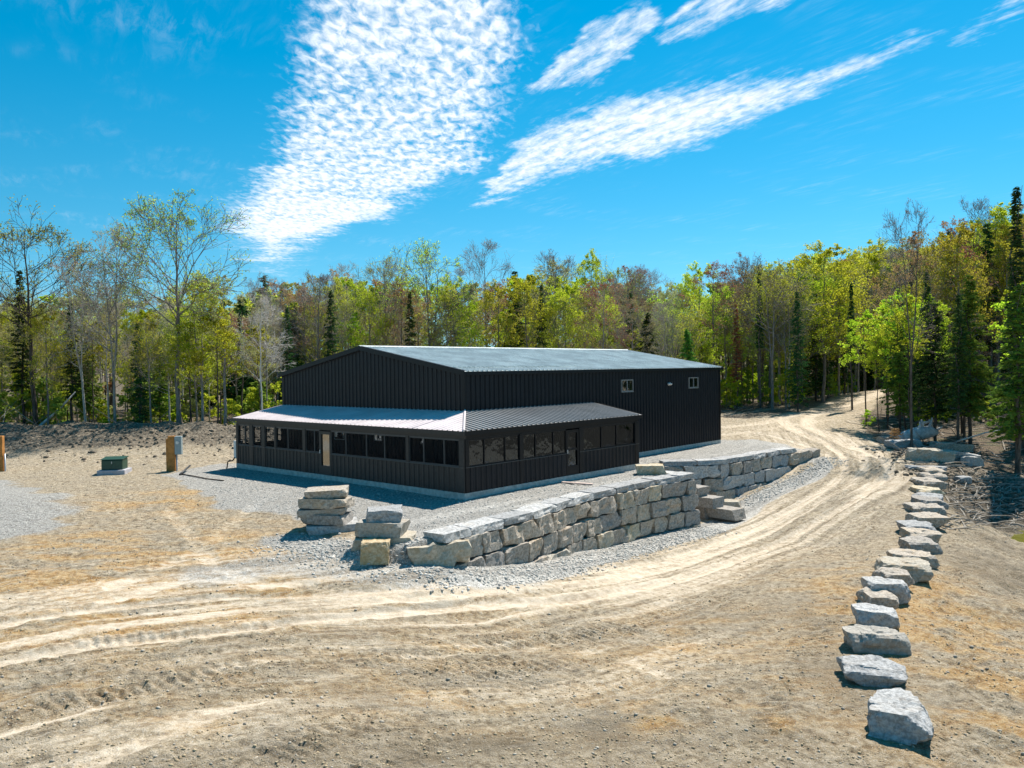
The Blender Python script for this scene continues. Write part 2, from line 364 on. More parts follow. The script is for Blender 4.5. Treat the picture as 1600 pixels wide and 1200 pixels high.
# small relief
soft = np.clip(1-track*.8, .15, 1)
padm = -sdf(wx, wy, PAD)
b2 = lambda u, v: (X0+u*math.cos(TH)-v*math.sin(TH), Y0+u*math.sin(TH)+v*math.cos(TH))
TH, X0, Y0 = 0.832, -2.114, 35.556
gpoly = [at(x, y, z) for x, y, z in [(268,742,-.35),(330,790,-.45),(420,800,-.4),(520,820,-.6),(600,870,-.9),(640,862,-.7)]] + W1[1:] + NOTCH + W2 + [(19.5,52),(17,56)] + [b2(24.5,2), b2(24.5,16.5), b2(-2,16.5), (-17,46)]
gbr = 1.1*fbm(GX*.7, GY*.7, 4, 151)
grav = 1-sst(sdf(wx, wy, gpoly)+gbr, -.8, .8)
rub = (1-sst(seg_d(wx, wy, [(a+.5, b-.5) for a, b in W1[1:]]+[(11.2,39.5)]+[(a+1.1, b-1.2) for a, b in W2[1:]]+[(18.9,49.0)])[0], 0.5, 1.3))*.95
rub = np.maximum(rub, (1-sst(seg_d(wx, wy, [hit(450,845)[:2], hit(560,860)[:2], hit(640,882)[:2]])[0], .3, 1.6))*.75)
lg = 1-sst(sdf(wx, wy, [at(x, y, -.45) for x, y in [(-200,745),(0,748),(60,765),(118,788),(100,815),(0,838),(-200,850)]])+gbr*1.3, -1.2, 1.2)
grav = np.clip(np.maximum(np.maximum(grav, rub), lg), 0, 1)
grav = np.maximum(grav, .55*(1-sst(seg_d(wx, wy, hp((330,900),(450,880),(620,900),(800,900)))[0], .5, 2.2)))
grav = grav*(1-.95*sst(broad, .25, .7)*sst(GX, 8, 14))
GZ += lg*.35*np.exp(-((GX+24)**2/60+(GY-33)**2/10))
ora = np.zeros_like(GX)
for px, py, rx, ry, a in [(130,880,11,4.5,.75),(60,960,7,2.5,.6),(40,1060,4,2,.4),(700,1080,7,2,.28),(1500,1000,3.5,7,.8),(1560,1100,2,4,.8),(1100,1000,6,4,.35),(1250,1080,3,2,.4),(60,900,7,2.2,1),(250,790,4,2,.7),(330,770,2.5,1.5,.7),(150,850,4,1.6,.8),(60,1010,2.5,.5,.4),(1420,970,1.0,1.6,.9),(1500,960,1.6,2.2,.8),(1440,1075,.8,1.0,.9),(1540,1060,1.2,1.2,.5),(1010,1120,.6,.8,.8),(1190,1110,.5,.5,.8),(1210,1135,.4,.5,.8),(680,1010,2,.3,.3),(270,1130,2.,.4,.4),(700,935,1.6,.4,.5),(1430,1170,1,.8,.5),(860,1060,1,.4,.3),(760,1110,1.4,.5,.3),(1250,900,3,1.2,.25),(900,840,1,1,0),(200,870,3,1,.7),(1590,1100,1,2,.5),(300,770,3,1,.6)]:
    q = hit(px, py); k = a*np.exp(-(((GX-q[0])/rx)**2+((GY-q[1])/ry)**2)); ora = np.maximum(ora, k)
ora = np.clip(ora*(.95+3.0*fbm(GX*.7, GY*1.8, 5, 61, .6)), 0, 1)*(1-grav)
# forest floor
FP = [at(-400,668,.2), (-70,60.5), (-45,60), (-28,60.6), (-18,60.5), (-8,66), (4,74), (13,78), (17,79)] + hp((1165,645),(1230,630),(1300,610),(1385,598)) + [(75,150),(75,4000),(-2500,4000),(-2500,60)]
FP2 = hp((1420,598),(1365,640),(1345,655),(1370,690),(1400,705)) + hp((1520,732),(1600,745)) + [(40,42),(60,30),(2500,30),(2500,4000),(80,4000),(80,150)]
fst = np.maximum(1-sst(sdf(wx, wy, FP), -1, 1.2), 1-sst(sdf(wx, wy, FP2), -1, 1.2))
fst = np.where(GY > 135, 1, fst)
bank = np.exp(-((GY-57.0)/5.0)**2)*sst(GX, -80, -60)*(1-sst(GX, -13, -4))
bank = np.maximum(bank, .8*(1-sst(seg_d(wx, wy, hp((1150,652),(1240,640),(1330,612)))[0], .8, 2.5)))
bank = np.maximum(bank, .85*(1-sst(sdf(wx, wy, hp((1425,738),(1450,725),(1600,740),(1700,760),(1700,850),(1590,830),(1520,815),(1490,780),(1478,750))), -.3, 1.2)))
wet = np.zeros_like(GX)
for px, py, rx, ry, a in [(1540,800,4,4,1),(1530,770,4,2,1),(1580,900,2,3,.6),(1590,860,2,3,.6),(700,1160,2.0,.5,.8),(1180,1150,.8,.5,.5),(640,1100,2.5,.5,.4),(1470,800,1,2.5,.3),(1230,960,3,2,.35),(960,1150,1.2,.8,.5),(1300,1050,1.5,3,.3),(600,1180,2,.6,.6)]:
    q = hit(px, py); wet = np.maximum(wet, a*np.exp(-(((GX-q[0])/rx)**2+((GY-q[1])/ry)**2)))
wet = np.clip(wet*(1+1.6*fbm(GX*1.2, GY*1.2, 4, 71)), 0, 1)
rough_amp = soft*(.55+.9*np.clip(fbm(GX*.25, GY*.25, 3, 81)+.3, 0, 1))*(1-.75*grav)+bank*.8
GZ += near*rough_amp*(.07*fbm(GX*1.1, GY*1.1, 4, 91)+.085*np.abs(fbm(GX*3.4, GY*3.4, 3, 95))**1.2+.055*np.maximum(fbm(GX*5.2, GY*5.2, 2, 99), 0))
GZ += near*grav*.02*fbm(GX*4, GY*4, 3, 101)
GZ += near*fst*.25*fbm(GX*.6, GY*.6, 3, 111)
# slope right of the boulder row falls away in furrows
rr = 1-sst(sdf(wx, wy, [hit(x, y)[:2] for x, y in [(1500,760),(1660,800),(1700,1190),(1500,1190),(1470,1000),(1480,860)]]), -.4, 1)
GZ += near*rr*.20*fbm((GX*.8+GY*.25)*2.6, (GY-GX*.3)*.9, 4, 121)
ny, nx = GX.shape
def ground_xyz(): return np.stack([GX, GY, GZ], -1).reshape(-1, 3)

M, N, bs, mo = material('earth')
geo = N.n('ShaderNodeNewGeometry'); pos = geo.outputs['Position']
a1 = N.n('ShaderNodeAttribute', attribute_name='soil'); s1 = N.n('ShaderNodeSeparateColor', ins={0: a1.outputs['Color']})
a2 = N.n('ShaderNodeAttribute', attribute_name='cover'); s2 = N.n('ShaderNodeSeparateColor', ins={0: a2.outputs['Color']})
nb = N.noise(pos, .8, 8, .68); nm = N.noise(pos, 5, 8, .72); nf = N.noise(pos, 28, 5, .75); nff = N.noise(pos, 45, 4, .8)
st_map = N.n('ShaderNodeMapping', ins={'Vector': pos, 'Scale': (.35, 2.2, 1), 'Rotation': (0, 0, R(12))})
ns = N.noise(st_map, 2.2, 7, .7)
tan = N.ramp(nm, [(.345, (.085, .060, .034)), (.42, (.25, .188, .112)), (.50, (.42, .33, .213)), (.60, (.60, .495, .355))])
tan = N.mix(N.sstep(nb, .35, .65), tan, N.mix(.5, tan, (.33, .28, .21)))
a3 = N.n('ShaderNodeAttribute', attribute_name='sweep'); s3 = N.n('ShaderNodeSeparateXYZ', ins={0: a3.outputs['Vector']})
swv = N.xyz(N.m('MULTIPLY', s3.outputs[0], .28), N.m('MULTIPLY', s3.outputs[1], 4.2), 0)
swn = N.noise(swv, 1.0, 6, .72); swk = N.m('MULTIPLY', s3.outputs[2], N.m('SUBTRACT', swn, .5))
tan = N.mix(N.m('MULTIPLY', N.sstep(ns, .48, .68), .45), tan, (.56, .465, .33))
orc = N.ramp(nm, [(.3, (.30, .14, .04)), (.48, (.52, .30, .10)), (.6, (.64, .45, .22))])
tan = N.mix(N.m('MULTIPLY', s1.outputs[2], .8), tan, orc)
trk = N.ramp(N.m('ADD', N.m('MULTIPLY', nm, .5), N.m('MULTIPLY', ns, .5)), [(.40, (.39, .31, .215)), (.49, (.52, .425, .31)), (.58, (.62, .53, .41))])
col = N.mix(N.sstep(N.m('ADD', s1.outputs[1], N.m('MULTIPLY', N.m('SUBTRACT', nm, .5), 1.1)), .2, .95), tan, trk)
vor = N.n('ShaderNodeTexVoronoi', ins={'Vector': pos, 'Scale': 17.}); vs = N.n('ShaderNodeSeparateColor', ins={0: vor.outputs['Color']})
vor2 = N.n('ShaderNodeTexVoronoi', ins={'Vector': pos, 'Scale': 38.}); vs2 = N.n('ShaderNodeSeparateColor', ins={0: vor2.outputs['Color']})
gv = N.m('ADD', N.m('MULTIPLY', vs.outputs[0], .55), N.m('MULTIPLY', vs2.outputs[1], .45))
grc = N.ramp(gv, [(.08, (.16, .15, .135)), (.4, (.35, .335, .305)), (.65, (.47, .45, .41)), (.95, (.68, .65, .60))])
grc = N.mix(N.sstep(nb, .5, .7, 0, .5), grc, N.mix(.6, grc, (.40, .36, .30)))
gm = N.sstep(N.m('ADD', s1.outputs[0], N.m('MULTIPLY', N.m('SUBTRACT', nm, .5), .8)), .3, .7)
col = N.mix(N.m('MULTIPLY', N.sstep(swk, .03, .13), .55), col, (.64, .545, .42)); col = N.mix(N.m('MULTIPLY', N.sstep(swk, -.03, -.13), .55), col, N.mix(1, col, (.50, .46, .41), 'MULTIPLY'))
col = N.mix(gm, col, grc)
# loose pebbles everywhere
peb = N.m('MULTIPLY', N.m('GREATER_THAN', vs2.outputs[0], .86), N.m('LESS_THAN', vor2.outputs['Distance'], .42))
col = N.mix(N.m('MULTIPLY', peb, .7), col, N.ramp(vs2.outputs[2], [(.2, (.14, .12, .10)), (.6, (.42, .40, .37)), (.9, (.62, .60, .57))]))
bkc = N.ramp(nm, [(.36, (.035, .027, .019)), (.45, (.115, .092, .064)), (.54, (.225, .182, .13)), (.64, (.38, .32, .24))])
col = N.mix(N.sstep(N.m('ADD', s2.outputs[1], N.m('MULTIPLY', N.m('SUBTRACT', nm, .5), .5)), .25, .6), col, bkc)
ffc = N.ramp(nm, [(.3, (.03, .022, .014)), (.5, (.11, .078, .048)), (.6, (.17, .125, .08)), (.75, (.28, .22, .15))])
ffc = N.mix(N.sstep(nb, .52, .62, 0, .55), ffc, (.065, .085, .02))
col = N.mix(N.sstep(N.m('ADD', s2.outputs[0], N.m('MULTIPLY', N.m('SUBTRACT', nm, .5), .6)), .35, .65), col, ffc)
wt = N.m('MULTIPLY', s2.outputs[2], N.sstep(nm, .35, .55))
col = N.mix(wt, col, N.mix(1, col, (.42, .40, .36), 'MULTIPLY'))
col = N.mix(N.sstep(nff, .53, .64, 0, .6), col, N.mix(1, col, (.38, .355, .33), 'MULTIPLY'))
col = N.mix(N.sstep(nf, .54, .64, 0, .4), col, (.72, .64, .52))
N.set(bs.inputs['Base Color'], col); bs.inputs['Roughness'].default_value = .93; bs.inputs['Specular IOR Level'].default_value = .25
hgt = N.m('ADD', N.m('ADD', N.m('ADD', N.m('MULTIPLY', swk, .14), N.m('MULTIPLY', nm, .18)), N.m('MULTIPLY', nf, .075)), N.m('MULTIPLY', N.m('MULTIPLY', N.m('SUBTRACT', .5, vor.outputs['Distance']), gm), .035))
bmp = N.n('ShaderNodeBump', ins={'Height': hgt, 'Strength': N.m('SUBTRACT', .95, N.m('MULTIPLY', s1.outputs[1], .6)), 'Distance': 1.0}); N.set(bs.inputs['Normal'], bmp)
EARTH = M

V = ground_xyz()
qi = (np.arange(ny-1)[:, None]*nx+np.arange(nx-1)[None]).ravel()
Q = np.stack([qi, qi+1, qi+nx+1, qi+nx], 1)
dzx = np.gradient(GZ, axis=1)/np.gradient(GX, axis=1); dzy = np.gradient(GZ, axis=0)/np.gradient(GY, axis=0)
NRM = np.stack([-dzx, -dzy, np.ones_like(dzx)], -1).reshape(-1, 3); NRM /= np.linalg.norm(NRM, axis=1)[:, None]
A1 = np.stack([grav, track, ora, np.ones_like(GX)], -1).reshape(-1, 4); A2 = np.stack([fst, bank, wet, np.ones_like(GX)], -1).reshape(-1, 4)
roadm = (np.maximum(broad, track*(track > .5)) > .42) & (grav < .5) & (GY > 17) & (fst < .6) & (bank < .5) & (GY < 130)
padmask = (grav > .5) & (padm > 0)
cls = np.where(roadm, 1, np.where(padmask, 2, 0)).reshape(-1)[Q[:, 0]]
for k, nme in ((0, 'ground'), (1, 'road'), (2, 'gravel_pad')):
    f = Q[cls == k]; us, inv = np.unique(f, return_inverse=True); inv = inv.reshape(-1, 4)
    o = mesh_obj(nme, V[us], inv, EARTH, smooth=True); tag(o, kind='structure')
    for an, arr in (('soil', A1), ('cover', A2)):
        at_ = o.data.attributes.new(an, 'FLOAT_COLOR', 'POINT'); at_.data.foreach_set('color', arr[us].astype(np.float32).ravel())
    at_ = o.data.attributes.new('sweep', 'FLOAT_VECTOR', 'POINT'); at_.data.foreach_set('vector', A3[us].astype(np.float32).ravel())
    o.data.normals_split_custom_set_from_vertices(NRM[us].tolist())
from bisect import bisect_right
def gz(x, y):
    """height of the finished ground"""
    i = min(max(bisect_right(gx, x)-1, 0), nx-2); j = min(max(bisect_right(gy, y)-1, 0), ny-2)
    tx = (x-gx[i])/(gx[i+1]-gx[i]); ty = (y-gy[j])/(gy[j+1]-gy[j])
    return float((GZ[j, i]*(1-tx)+GZ[j, i+1]*tx)*(1-ty)+(GZ[j+1, i]*(1-tx)+GZ[j+1, i+1]*tx)*ty)

# ------------------------------------------------------------------ materials for built things
def simple(name, col, rough=.6, metal=0, spec=.5, var=.12, scale=6, bump=0, bscale=30, rnd=0):
    m, N, b, o = material(name); tc = N.n('ShaderNodeTexCoord').outputs['Object']
    n = N.noise(tc, scale, 6, .65)
    c = N.mix(N.sstep(n, .3, .7), tuple(v*(1-var) for v in col), tuple(min(1, v*(1+var)) for v in col))
    if rnd:
        oi = N.n('ShaderNodeObjectInfo'); hs = N.n('ShaderNodeHueSaturation', ins={'Hue': N.sstep(oi.outputs['Random'], 0, 1, .5-rnd*.08, .5+rnd*.08), 'Saturation': 1., 'Value': N.sstep(oi.outputs['Random'], 0, 1, 1-rnd, 1+rnd), 'Color': c}); c = hs.outputs[0]
    N.set(b.inputs['Base Color'], c); b.inputs['Roughness'].default_value = rough; b.inputs['Metallic'].default_value = metal
    b.inputs['Specular IOR Level'].default_value = spec
    if bump:
        N.set(b.inputs['Normal'], N.n('ShaderNodeBump', ins={'Height': N.noise(tc, bscale, 5, .65), 'Strength': .8, 'Distance': bump}))
    return m
M_WALL = simple('black_cladding', (.0100, .0125, .0170), .36, spec=.22, var=.15, scale=1.5, bump=.002, bscale=1.3)
M_ROOF = simple('grey_roof_sheet', (.56, .60, .58), .5, spec=.3, var=.2, scale=.8, bump=.002, bscale=1.1)
M_PROOF = simple('sun_glare_roof_sheet', (.60, .53, .53), .55, spec=.25, var=.12, scale=.8, bump=.002, bscale=1.1)  # front porch slope: sun and sky glare put into a pale pinkish base colour
M_TRIM = simple('black_trim', (.007, .008, .010), .38, spec=.22, var=.15, bump=.001)
M_POST = simple('bronze_trim', (.034, .030, .028), .45, spec=.3, var=.15, bump=.001)
M_CONC = simple('concrete', (.42, .42, .39), .9, spec=.2, var=.22, scale=5, bump=.01)
M_WHITE = simple('white_trim', (.62, .62, .60), .5, var=.05)
M_GREYT = simple('grey_trim', (.20, .20, .195), .45, var=.1)
M_MULL = simple('dark_mullion', (.075, .072, .07), .5, spec=.3)
M_ALU = simple('pale_metal', (.5, .52, .53), .4, metal=.5, var=.1)
def glass(name, tint, refl, rough=.02, wob=.0, gc=(.9, .93, .95)):
    m, N, b, o = material(name); N.t.nodes.remove(b)
    tr = N.n('ShaderNodeBsdfTransparent', ins={'Color': tint}); gl = N.n('ShaderNodeBsdfGlossy', ins={'Roughness': rough, 'Color': gc})
    if wob:
        tc = N.n('ShaderNodeTexCoord').outputs['Object']
        N.set(gl.inputs['Normal'], N.n('ShaderNodeBump', ins={'Height': N.noise(tc, 1.4, 3, .5), 'Strength': 1., 'Distance': wob}))
    lw = N.n('ShaderNodeLayerWeight'); f = N.m('ADD', N.m('MULTIPLY', N.m('POWER', lw.outputs['Facing'], 3.5), .9), refl+.04, clamp=True)
    mx = N.n('ShaderNodeMixShader', ins={0: f, 1: tr, 2: gl}); N.t.links.new(mx.outputs[0], o.inputs[0]); return m
M_SCREEN = glass('insect_screen', (.84, .85, .86), .0, .3, gc=(.06, .07, .09))
M_VINYL = glass('clear_vinyl', (.26, .27, .29), .14, .04, .03, (.30, .36, .44))
M_PANE = glass('window_glass', (.35, .38, .4), .35, .03, .01)
M_DOORG = glass('door_glass', (.25, .26, .27), .62, .05, .006, (.42, .40, .36))

# ------------------------------------------------------------------ the building
BL, BW, PW, PL = 23.6, 14.8, 2.915, 9.42      # length, width, porch depth, porch side length
H1, H2, PE, PT = 4.78, 6.08, 2.46, 3.04
bld = thing('metal_building', 'long black ribbed-metal building with low gable roof and wraparound screened porch', 'building', (X0, Y0, 0), TH)
PITCHR = .3048
def rib_profile(a, b, phase=0, rib=.036, top=.035, foot=.075):
    """list of (position, height) across a ribbed sheet from a to b"""
    P = [(a, 0)]; k = math.ceil((a+foot-phase)/PITCHR); x = phase+k*PITCHR
    while x+foot/2 < b:
        P += [(x-foot/2, 0), (x-top/2, rib), (x+top/2, rib), (x+foot/2, 0)]
        m = x+PITCHR/2
        if m+.02 < b: P += [(m-.02, 0), (m, rib*.25), (m+.02, 0)]
        x += PITCHR
    P = [p for p in P if p[0] <= b]; P.append((b, 0)); return P
def sheet(mb, prof, f0, f1, back=.02):
    """f0(t,h), f1(t,h): 3-D points at the two ends of the sheet; back: closing plane offset"""
    n = len(mb.v); k = len(prof)
    for t, h in prof: mb.v.append(tuple(f0(t, h)))
    for t, h in prof: mb.v.append(tuple(f1(t, h)))
    for i in range(k-1): mb.f.append((n+i, n+i+1, n+k+i+1, n+k+i))
    m = len(mb.v)
    mb.v += [tuple(f0(prof[0][0], -back)), tuple(f0(prof[-1][0], -back)), tuple(f1(prof[-1][0], -back)), tuple(f1(prof[0][0], -back))]
    # back face follows straight edge only where both ends are straight
    return m
# gable walls
def gable_top(y): return H1+(H2-H1)*(1-abs(y-BW/2)/(BW/2))
for x, sgn in ((0, -1), (BL, 1)):
    mb = MB(); prof = rib_profile(0, BW, 0, .042, .03, .07)
    if not any(abs(p[0]-BW/2) < 1e-6 for p in prof): prof = sorted(prof+[(BW/2, 0)])
    sheet(mb, prof, lambda t, h: (x+sgn*(h+.005), t, 0), lambda t, h: (x+sgn*(h+.005), t, gable_top(t)-.01))
    mb.prism([(x, 0, .0), (x, BW, .0), (x, BW, H1-.02), (x, BW/2, H2-.02), (x, 0, H1-.02)], (-sgn*.12, 0, 0))
    mb.build('wall', M_WALL, bld)
for y, sgn in ((0, -1), (BW, 1)):
    mb = MB(); prof = rib_profile(0, BL, .1, .05, .035, .075)
    sheet(mb, prof, lambda t, h: (t, y+sgn*(h+.005), 0), lambda t, h: (t, y+sgn*(h+.005), H1-.01))
    mb.box(.125, BL-.125, min(y, y-sgn*.12), max(y, y-sgn*.12), 0, H1-.02)
    mb.build('wall', M_WALL, bld)
for x, y in ((0, 0), (BL, 0), (0, BW), (BL, BW)):
    sx = -1 if x == 0 else 1; sy = -1 if y == 0 else 1; mb = MB()
    mb.box(min(x+sx*.04, x-sx*.13), max(x+sx*.04, x-sx*.13), min(y+sy*.005, y+sy*.045), max(y+sy*.005, y+sy*.045), 0.005, H1-.02)
    mb.box(min(x+sx*.042, x+sx*.006), max(x+sx*.042, x+sx*.006), min(y+sy*.004, y-sy*.13), max(y+sy*.004, y-sy*.13), 0.006, H1-.02)
    mb.build('corner_trim', M_TRIM, bld)
mb = MB(); mb.box(-.03, BL+.03, -.03, BW+.03, -.42, -.006); mb.build('foundation', M_CONC, bld)
# main roof
OV = .16; sl_ = (H2-H1)/(BW/2); HR = H2+.05; nrm = Vector((0, -sl_, 1)).normalized()
for sgn in (-1, 1):
    def rp(t, s, h):     # t along the ridge, s horizontal distance from the ridge
        n = Vector((0, sgn*sl_, 1)).normalized(); return Vector((t, BW/2+sgn*s, HR-sl_*s))+n*h
    mb = MB(); prof = rib_profile(-OV, BL+OV, .1, .045, .04, .10)
    sheet(mb, prof, lambda t, h: rp(t, .02, h), lambda t, h: rp(t, BW/2+OV, h))
    a = [rp(-OV+.01, .02, -.004), rp(BL+OV-.01, .02, -.004), rp(BL+OV-.01, BW/2+OV-.02, -.004), rp(-OV+.01, BW/2+OV-.02, -.004)]
    b = [p+Vector((0, 0, -.05)) for p in a]; n = len(mb.v); mb.v += [tuple(p) for p in a+b]
    mb.f += [(n+4, n+5, n+6, n+7)]+[(n+i, n+(i+1) % 4, n+4+(i+1) % 4, n+4+i) for i in range(4)]
    mb.build('roof', M_ROOF, bld)
    # eave gutter-like trim and rake boards
    e = rp(0, BW/2+OV, 0); mb = MB(); y0 = e.y; mb.box(-OV, BL+OV, min(y0-sgn*.05, y0+sgn*.012), max(y0-sgn*.05, y0+sgn*.012), e.z-.17, e.z-.012)
    mb.build('eave_trim', M_TRIM, bld)
    for x, sx in ((-OV, -1), (BL+OV, 1)):
        mb = MB(); P = [rp(x, 0, .045), rp(x, BW/2+OV+.015, .045), rp(x, BW/2+OV+.015, .045)-Vector((0, 0, .23)), rp(x, 0, .045)-Vector((0, 0, .23))]
        mb.prism(P, (sx*.03, 0, 0)); P2 = [rp(x, .0, .046), rp(x, BW/2+OV+.012, .046), rp(x-sx*.12, BW/2+OV+.012, .046), rp(x-sx*.12, 0, .046)]
        mb.prism(P2, (0, 0, .006)); mb.build('rake_trim', M_TRIM, bld)
mb = MB(); w = .2
mb.add([(-OV-.02, BW/2-w, HR-sl_*w+.04), (-OV-.02, BW/2, HR+.065), (-OV-.02, BW/2+w, HR-sl_*w+.04), (BL+OV+.02, BW/2-w, HR-sl_*w+.04), (BL+OV+.02, BW/2, HR+.065), (BL+OV+.02, BW/2+w, HR-sl_*w+.04)], [(0, 1, 4, 3), (1, 2, 5, 4), (0, 3, 5, 2), (0, 2, 1), (3, 4, 5)])
mb.build('ridge_cap', M_ROOF, bld)
mb = MB(); x = -.1
while x < 8.9:
    n = Vector((0, -sl_, 1)).normalized(); p = Vector((x, .62, HR-sl_*(BW/2-.62)))
    for dx in (.07, .17): mb.box(x+dx-.03, x+dx+.03, .60, .66, p.z+.0, p.z+.075)
    x += PITCHR
mb.box(-.1, 8.95, .62, .645, HR-sl_*(BW/2-.62)+.055, HR-sl_*(BW/2-.62)+.08); mb.build('snow_guard', M_ROOF, bld)
# windows and lamp in the long side
def side_window(u0, u1, z0, z1):
    y = -.05; mb = MB(); t = .055
    mb.box(u0, u1, y-.03, y+.05, z0, z0+t); mb.box(u0, u1, y-.03, y+.05, z1-t, z1)
    mb.box(u0, u0+t, y-.031, y+.05, z0+t, z1-t); mb.box(u1-t, u1, y-.031, y+.05, z0+t, z1-t)
    mb.box((u0+u1)/2-.02, (u0+u1)/2+.02, y-.026, y+.05, z0+t, z1-t); mb.box(u0-.03, u1+.03, y-.05, y+.03, z0-.035, z0-.002)
    f = mb.build('window', M_GREYT, bld)
    mb = MB(); mb.box(u0+t, u1-t, y+.0, y+.012, z0+t, z1-t); mb.build('pane', M_PANE, f)
    mb = MB(); mb.box(u0+t, u1-t, y+.02, y+.03, z0+t, (z0+z1)/2); mb.build('blind', M_GREYT, f)
side_window(12.12, 13.28, 3.52, 4.2); side_window(19.5, 20.66, 3.54, 4.2)
mb = MB(); mb.tube([(17.07, -.03, 3.87), (17.07, -.12, 3.87)], .07, 10); lampb = mb.build('wall_lamp', M_WHITE, bld, True)
mb = MB(); mb.tube([(17.0, -.12, 3.9), (16.93, -.19, 3.8)], [.05, .07], 10); mb.build('lamp_head', M_WHITE, lampb, True)
mb = MB(); mb.tube([(17.14, -.12, 3.9), (17.21, -.19, 3.8)], [.05, .07], 10); mb.build('lamp_head', M_WHITE, lampb, True)

# porch --------------------------------------------------------------
mb = MB(); mb.box(-PW-.03, -.035, -PW-.03, BW+.02, -.40, -.008); mb.box(-.03, PL+.03, -PW-.03, -.035, -.40, -.009); mb.build('porch_slab', M_CONC, bld)
PO = PW+.14; psl = (PT-PE)/PO
# front slope (falls towards -x) cut by the hip; ribs run down the slope
prof = rib_profile(-PO, BW+.15, .02, .035, .03, .08)
extra = [(0, 0)] if not any(abs(p[0]) < 1e-6 for p in prof) else []
prof = sorted(prof+extra); n = Vector((-psl, 0, 1)).normalized()
mb = MB(); fr = lambda y, x, h: Vector((x, y, PT+psl*x))+n*h
sheet(mb, prof, lambda t, h: fr(t, -PO, h), lambda t, h: fr(t, min(-.03, t), h))
a = [fr(-PO, -PO, -.006), fr(BW+.14, -PO+.01, -.006), fr(BW+.14, -.03, -.006), fr(0, -.03, -.006)]
n0 = len(mb.v); mb.v += [tuple(p-Vector((0, 0, .04))) for p in a]; mb.f.append((n0, n0+1, n0+2, n0+3))
mb.build('porch_roof', M_PROOF, bld)
prof = sorted(rib_profile(-PO, PL+.15, .1, .05, .045, .10)+[(0, 0)]); n2 = Vector((0, -psl, 1)).normalized()
mb = MB(); sr = lambda x, y, h: Vector((x, y, PT+psl*y))+n2*h
sheet(mb, prof, lambda t, h: sr(t, -PO, h), lambda t, h: sr(t, min(-.05, t), h))
a = [sr(-PO, -PO, -.006), sr(PL+.14, -PO+.01, -.006), sr(PL+.14, -.05, -.006), sr(0, -.05, -.006)]
n0 = len(mb.v); mb.v += [tuple(p-Vector((0, 0, .042))) for p in a]; mb.f.append((n0+3, n0+2, n0+1, n0))
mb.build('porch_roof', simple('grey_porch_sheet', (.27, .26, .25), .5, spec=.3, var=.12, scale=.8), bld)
mb = MB(); mb.tube([(-PO-.02, -PO-.02, PE+.035), (-.02, -.02, PT+.035)], .05, 6); mb.build('hip_cap', M_PROOF, bld)
mb = MB(); mb.box(-PO-.03, -PO+.02, -PO-.03, BW+.17, PE-.17, PE-.008); mb.build('porch_fascia', M_POST, bld)
mb = MB(); mb.box(-PO+.021, PL+.17, -PO-.03, -PO+.02, PE-.17, PE-.009); mb.build('porch_fascia', M_TRIM, bld)
mb = MB(); mb.prism([(-PO, BW+.15, PE+.02), (-.02, BW+.15, PT+.03), (-.02, BW+.15, PT-.14), (-PO, BW+.15, PE-.15)], (0, .025, 0)); mb.build('porch_rake', M_POST, bld)
mb = MB(); mb.prism([(PL+.15, -PO, PE+.02), (PL+.15, -.06, PT+.03), (PL+.15, -.06, PT-.14), (PL+.15, -PO, PE-.15)], (.025, 0, 0)); mb.build('porch_rake', M_TRIM, bld)
SILL, HEAD = .99, 2.12
